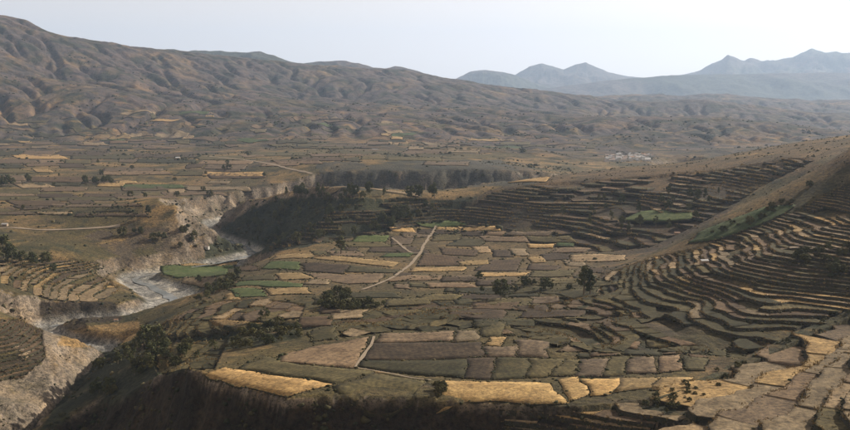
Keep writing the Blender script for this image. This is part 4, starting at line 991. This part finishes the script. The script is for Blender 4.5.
# scrub and dry grass: uncountable, each one joined mass -------------------------------------
t_ = (1 + 5 ** .5) / 2
ICO = np.array([(-1,t_,0),(1,t_,0),(-1,-t_,0),(1,-t_,0),(0,-1,t_),(0,1,t_),(0,-1,-t_),(0,1,-t_),(t_,0,-1),(t_,0,1),(-t_,0,-1),(-t_,0,1)]) / 1.902
ICF = np.array([(0,11,5),(0,5,1),(0,1,7),(0,7,10),(0,10,11),(1,5,9),(5,11,4),(11,10,2),(10,7,6),(7,1,8),(3,9,4),(3,4,2),(3,2,6),(3,6,8),(3,8,9),(4,9,5),(2,4,11),(6,2,10),(8,6,7),(9,8,1)])
def mass(name, pts, size, zscale, c1, c2, label, spiky=False):
    pts = np.array(pts); n = len(pts); r = np.random.default_rng(len(name) * 7 + n)
    size = np.broadcast_to(np.asarray(size, float), (n,)) * np.exp(r.normal(-.12, .42, n))
    if spiky:
        k_ = 6; a = r.uniform(0, 2*pi, (n, k_)); off = r.normal(0, .45, (n, k_, 2)); ln = r.uniform(.6, 1.3, (n, k_))
        b0 = np.stack([off[..., 0] - .28*np.cos(a), off[..., 1] - .28*np.sin(a), np.full((n, k_), -.3)], -1); b1 = np.stack([off[..., 0] + .28*np.cos(a), off[..., 1] + .28*np.sin(a), np.full((n, k_), -.3)], -1)
        tp = np.stack([off[..., 0] * 1.6 + r.normal(0, .2, (n, k_)), off[..., 1] * 1.6 + r.normal(0, .2, (n, k_)), ln], -1)
        V = np.stack([b0, b1, tp], 2).reshape(n, -1, 3); T0 = np.arange(k_ * 3).reshape(k_, 3)
    else:
        V = ICO[None] * r.uniform(.6, 1.35, (n, 12, 1)); T0 = ICF
    ang = r.uniform(0, 2*pi, n); ca, sa = np.cos(ang)[:, None], np.sin(ang)[:, None]
    Xr = V[..., 0] * ca - V[..., 1] * sa; Yr = V[..., 0] * sa + V[..., 1] * ca
    V = np.stack([Xr * size[:, None], Yr * size[:, None], V[..., 2] * size[:, None] * zscale], -1) + pts[:, None, :] + np.array([0, 0, ZC])
    nv = V.shape[1]; T = (T0[None] + (np.arange(n) * nv)[:, None, None]).reshape(-1, 3)
    me = mesh_np(name, V.reshape(-1, 3), None, T)
    mixv = r.uniform(0, 1, n); cc = np.array(c1)[None] * (1 - mixv[:, None]) + np.array(c2)[None] * mixv[:, None]
    color_attr(me, 'cover', np.repeat(cc, nv, 0))
    m, nt, b = new_mat(name + '_leaf'); a = nt.nodes.new('ShaderNodeVertexColor'); a.layer_name = 'cover'
    nt.links.new(mix(nt, .6, a.outputs[0], ramp(nt, tex_noise(nt, geo_pos(nt), 1.2, 3, .6), [(.3, (.5, .5, .5)), (.7, (1.5, 1.5, 1.5))]), 'MULTIPLY'), b.inputs['Base Color'])
    return add_obj(name, me, m, kind='stuff', label=label)
r = np.random.default_rng(99)
lips = np.array(LIPS); feet = np.array(FEET); edges = np.array(EDGES)
def along(A, k_, jit, keep):
    A = np.repeat(A, k_, 0); A = A[r.random(len(A)) < keep]; A = A.copy(); A[:, :2] += r.normal(0, jit, (len(A), 2)); return A
L = along(lips, 4, .8, .55); nl_ = fbm(L[:, 0] / 35, L[:, 1] / 35, 3, 501); L = L[nl_ > r.uniform(-.6, .3, len(L))]
mass('dry_grass', np.column_stack([L[:, :2], L[:, 2] + .05]), .42 + .1 * (L[:, 1] > 800) * 4, 1.0, (.19, .135, .062), (.33, .235, .105), 'straw coloured grass growing along terrace lips', True)
Ft = along(feet, 3, .7, .6); Ed = along(edges, 1, .45, .9); Ed = Ed[fbm(Ed[:, 0] / 24, Ed[:, 1] / 24, 3, 505) > r.uniform(-.55, .35, len(Ed))]
pts = [np.column_stack([Ft[:, :2], Ft[:, 2] + .3]), np.column_stack([Ed[:, :2], Ed[:, 2]])]; siz = [np.where(Ft[:, 1] > 780, 1.1, .5), np.where(Ed[:, 1] > 1000, 1.3, np.where(Ed[:, 1] > 620, .7, .42))]
# open ground: density by bearing and distance, thicker on cut slopes
n0 = 52000; u = r.uniform(-.52, .52, n0); d = np.exp(r.uniform(np.log(300), np.log(1900), n0)); x = u * d
cv_ = lookup(CARVE, x, d); lw = lookup(LOWER, x, d); s_ = lookup(SLOPE, x, d); bedd = lookup(CUTD[0], x, d); qx, qy = project(x, d, lookup(G, x, d))
dark = in_poly(qx, qy, np.array([(222,255),(245,212),(270,198),(430,198),(445,215),(400,230),(290,250)], float)) | in_poly(qx, qy, np.array([(60,420),(90,352),(150,332),(300,322),(302,340),(225,352),(150,380),(300,405),(640,410),(640,440),(40,440)], float))
hillt = in_poly(qx, qy, np.array([(440,214),(505,180),(560,172),(700,156),(850,130),(850,165),(760,196),(690,240),(600,200)], float))
pr = .13 + .4 * sstep(1, 6, cv_) + .55 * dark + .35 * hillt; clump = fbm(x / 28, d / 28, 3, 601)
occupied = np.zeros(n0, bool)
for U in USED: occupied |= in_poly(qx, qy, U)
k_ = (r.random(n0) < pr * sstep(-.1, .5, clump) * 1.9) & (lw < .1) & (bedd > 6) & ~occupied
x, d = x[k_], d[k_]; pts.append(np.column_stack([x, d, lookup(G, x, d) + .15])); siz.append(np.where(d > 1000, 1.6, np.where(d > 600, 1.0, .65)) * (1 + .5 * dark[k_]) * (1 - .35 * hillt[k_]))
n1 = 15000; u = r.uniform(-.5, .5, n1); d = np.exp(r.uniform(np.log(1800), np.log(4600), n1)); x = u * d; k_ = r.random(n1) < sstep(.0, .45, fbm(x / 150, d / 150, 4, 611)) * .9
x, d = x[k_], d[k_]; pts.append(np.column_stack([x, d, lookup(G, x, d) + .5])); siz.append(np.where(d > 3000, 4.2, 2.8) * np.ones(len(d)))
pts = np.concatenate(pts); siz = np.concatenate(siz)
mass('scrub', pts, siz, .75, (.024, .030, .014), (.085, .070, .034), 'low dark shrubs scattered over banks and field edges')
print('scrub', len(pts), 'grass', len(L))
# ------------------------------------------------------------------ buildings
mwh, nt, b = new_mat('whitewash'); nt.links.new(mix(nt, tex_noise(nt, geo_pos(nt), .3, 4, .6), (.42, .40, .37), (.66, .64, .60)), b.inputs['Base Color'])
mad, nt, b = new_mat('adobe'); nt.links.new(mix(nt, tex_noise(nt, geo_pos(nt), .6, 4, .6), (.26, .19, .13), (.38, .30, .22)), b.inputs['Base Color'])
mrf, nt, b = new_mat('tin_roof', .5); oi = nt.nodes.new('ShaderNodeObjectInfo'); nt.links.new(ramp(nt, oi.outputs['Random'], [(0, (.55, .55, .55)), (.6, (.42, .40, .38)), (1, (.30, .17, .11))]), b.inputs['Base Color'])
mdr, nt, b = new_mat('dark_timber'); b.inputs['Base Color'].default_value = (.05, .035, .025, 1)
def house_parts(L, W, Hh, R):
    bm = bmesh.new()
    v = [bm.verts.new(c) for c in ((-L,-W,-1.5),(L,-W,-1.5),(L,W,-1.5),(-L,W,-1.5),(-L,-W,Hh),(L,-W,Hh),(L,W,Hh),(-L,W,Hh),(-L,0,Hh+R*.96),(L,0,Hh+R*.96))]
    for f in ((0,1,5,4),(2,3,7,6),(1,2,6,9,5),(3,0,4,8,7),(3,2,1,0)): bm.faces.new([v[i] for i in f])
    w = bpy.data.meshes.new('wall'); bm.to_mesh(w); bm.free()
    bm = bmesh.new(); e = .45
    for s in (-1, 1):
        a = [(-L-e, 0, Hh+R+.05), (L+e, 0, Hh+R+.05), (L+e, s*(W+e), Hh-.15), (-L-e, s*(W+e), Hh-.15)]
        t = [bm.verts.new(p) for p in a]; u = [bm.verts.new((p[0], p[1], p[2] + .18)) for p in a]
        bm.faces.new(t); bm.faces.new(u[::-1])
        for i in range(4): bm.faces.new((t[i], t[(i+1) % 4], u[(i+1) % 4], u[i]))
    bmesh.ops.recalc_face_normals(bm, faces=bm.faces); rf = bpy.data.meshes.new('roof'); bm.to_mesh(rf); bm.free()
    def box(nm, x0, x1, y, z0, z1, th=.08):
        m = bpy.data.meshes.new(nm); vs = [(x, yy, z) for x in (x0, x1) for yy in (y - th, y + th) for z in (z0, z1)]
        m.from_pydata(vs, [], [(0,1,3,2),(4,6,7,5),(0,4,5,1),(2,3,7,6),(0,2,6,4),(1,5,7,3)]); m.materials.append(mdr); return m
    door = box('door', -.5, .5, -W - .03, -.2, 2.0); win = box('window', L*.45, L*.45 + .9, -W - .03, .9, 1.8); win2 = box('window', -L*.45 - .9, -L*.45, -W - .03, .9, 1.8)
    return w, rf, door, win, win2
HP = {}
for mat_k, mat in (('white', mwh), ('adobe', mad)):
    HP[mat_k] = []
    for dims in ((4.5, 3, 2.8, 1.4), (6.5, 3.5, 3.2, 1.6), (5, 3.2, 5.2, 1.5)):
        ps = house_parts(*dims); ps[0].materials.append(mat); ps[1].materials.append(mrf); HP[mat_k].append(ps)
def house(at, kind, rot, label, group=None, scale=1.0):
    o = bpy.data.objects.new('house', None); col.objects.link(o); o.location = (at[0], at[1], ground_t(at[0], at[1]) + ZC + .3); o.rotation_euler = (0, 0, rot); o.scale = (scale,) * 3
    tagp(o, None, label, 'house', group)
    for me, nm in zip(random.choice(HP[kind]), ('wall', 'roof', 'door', 'window', 'window')):
        p = bpy.data.objects.new(nm, me); col.objects.link(p); p.parent = o
rg = random.Random(5); placed = []; tries = 0
while len(placed) < 62 and tries < 3000:
    tries += 1; x = rg.gauss(630, 13); y = 158.5 - (x - 630) * .02 + rg.uniform(-3.2, 3.2)
    if not 604 < x < 656: continue
    h = hit(x, y)
    if h is None or h[1] < 1900 or any(math.hypot(h[0] - a, h[1] - b_) < 15 for a, b_ in placed): continue
    placed.append(h[:2]); house(h, 'white', rg.choice([.2, .2 + pi / 2]) + rg.uniform(-.1, .1), 'tiny white house in the distant village behind the brown hill', 'houses of the distant village', 1.15)
for x, y, k_, sc_, lb in [(5,226,'adobe',.7,'pale house at the left edge of the picture'), (677,233,'adobe',.55,'small pale house below the green patch on the middle hill'), (207,249,'white',.5,'small white house by the river below the shaded ridge'),
                     (116,321,'white',.34,'small white hut on the river bank below the dark cliff'), (704,263,'adobe',.5,'small pale hut on the terraced spur'), (178,160,'adobe',.9,'adobe house beside the far road')]:
    h = hit(x, y)
    if h: house(h, k_, rg.uniform(-.4, .4), lb, None, sc_)
print('village', len(placed))
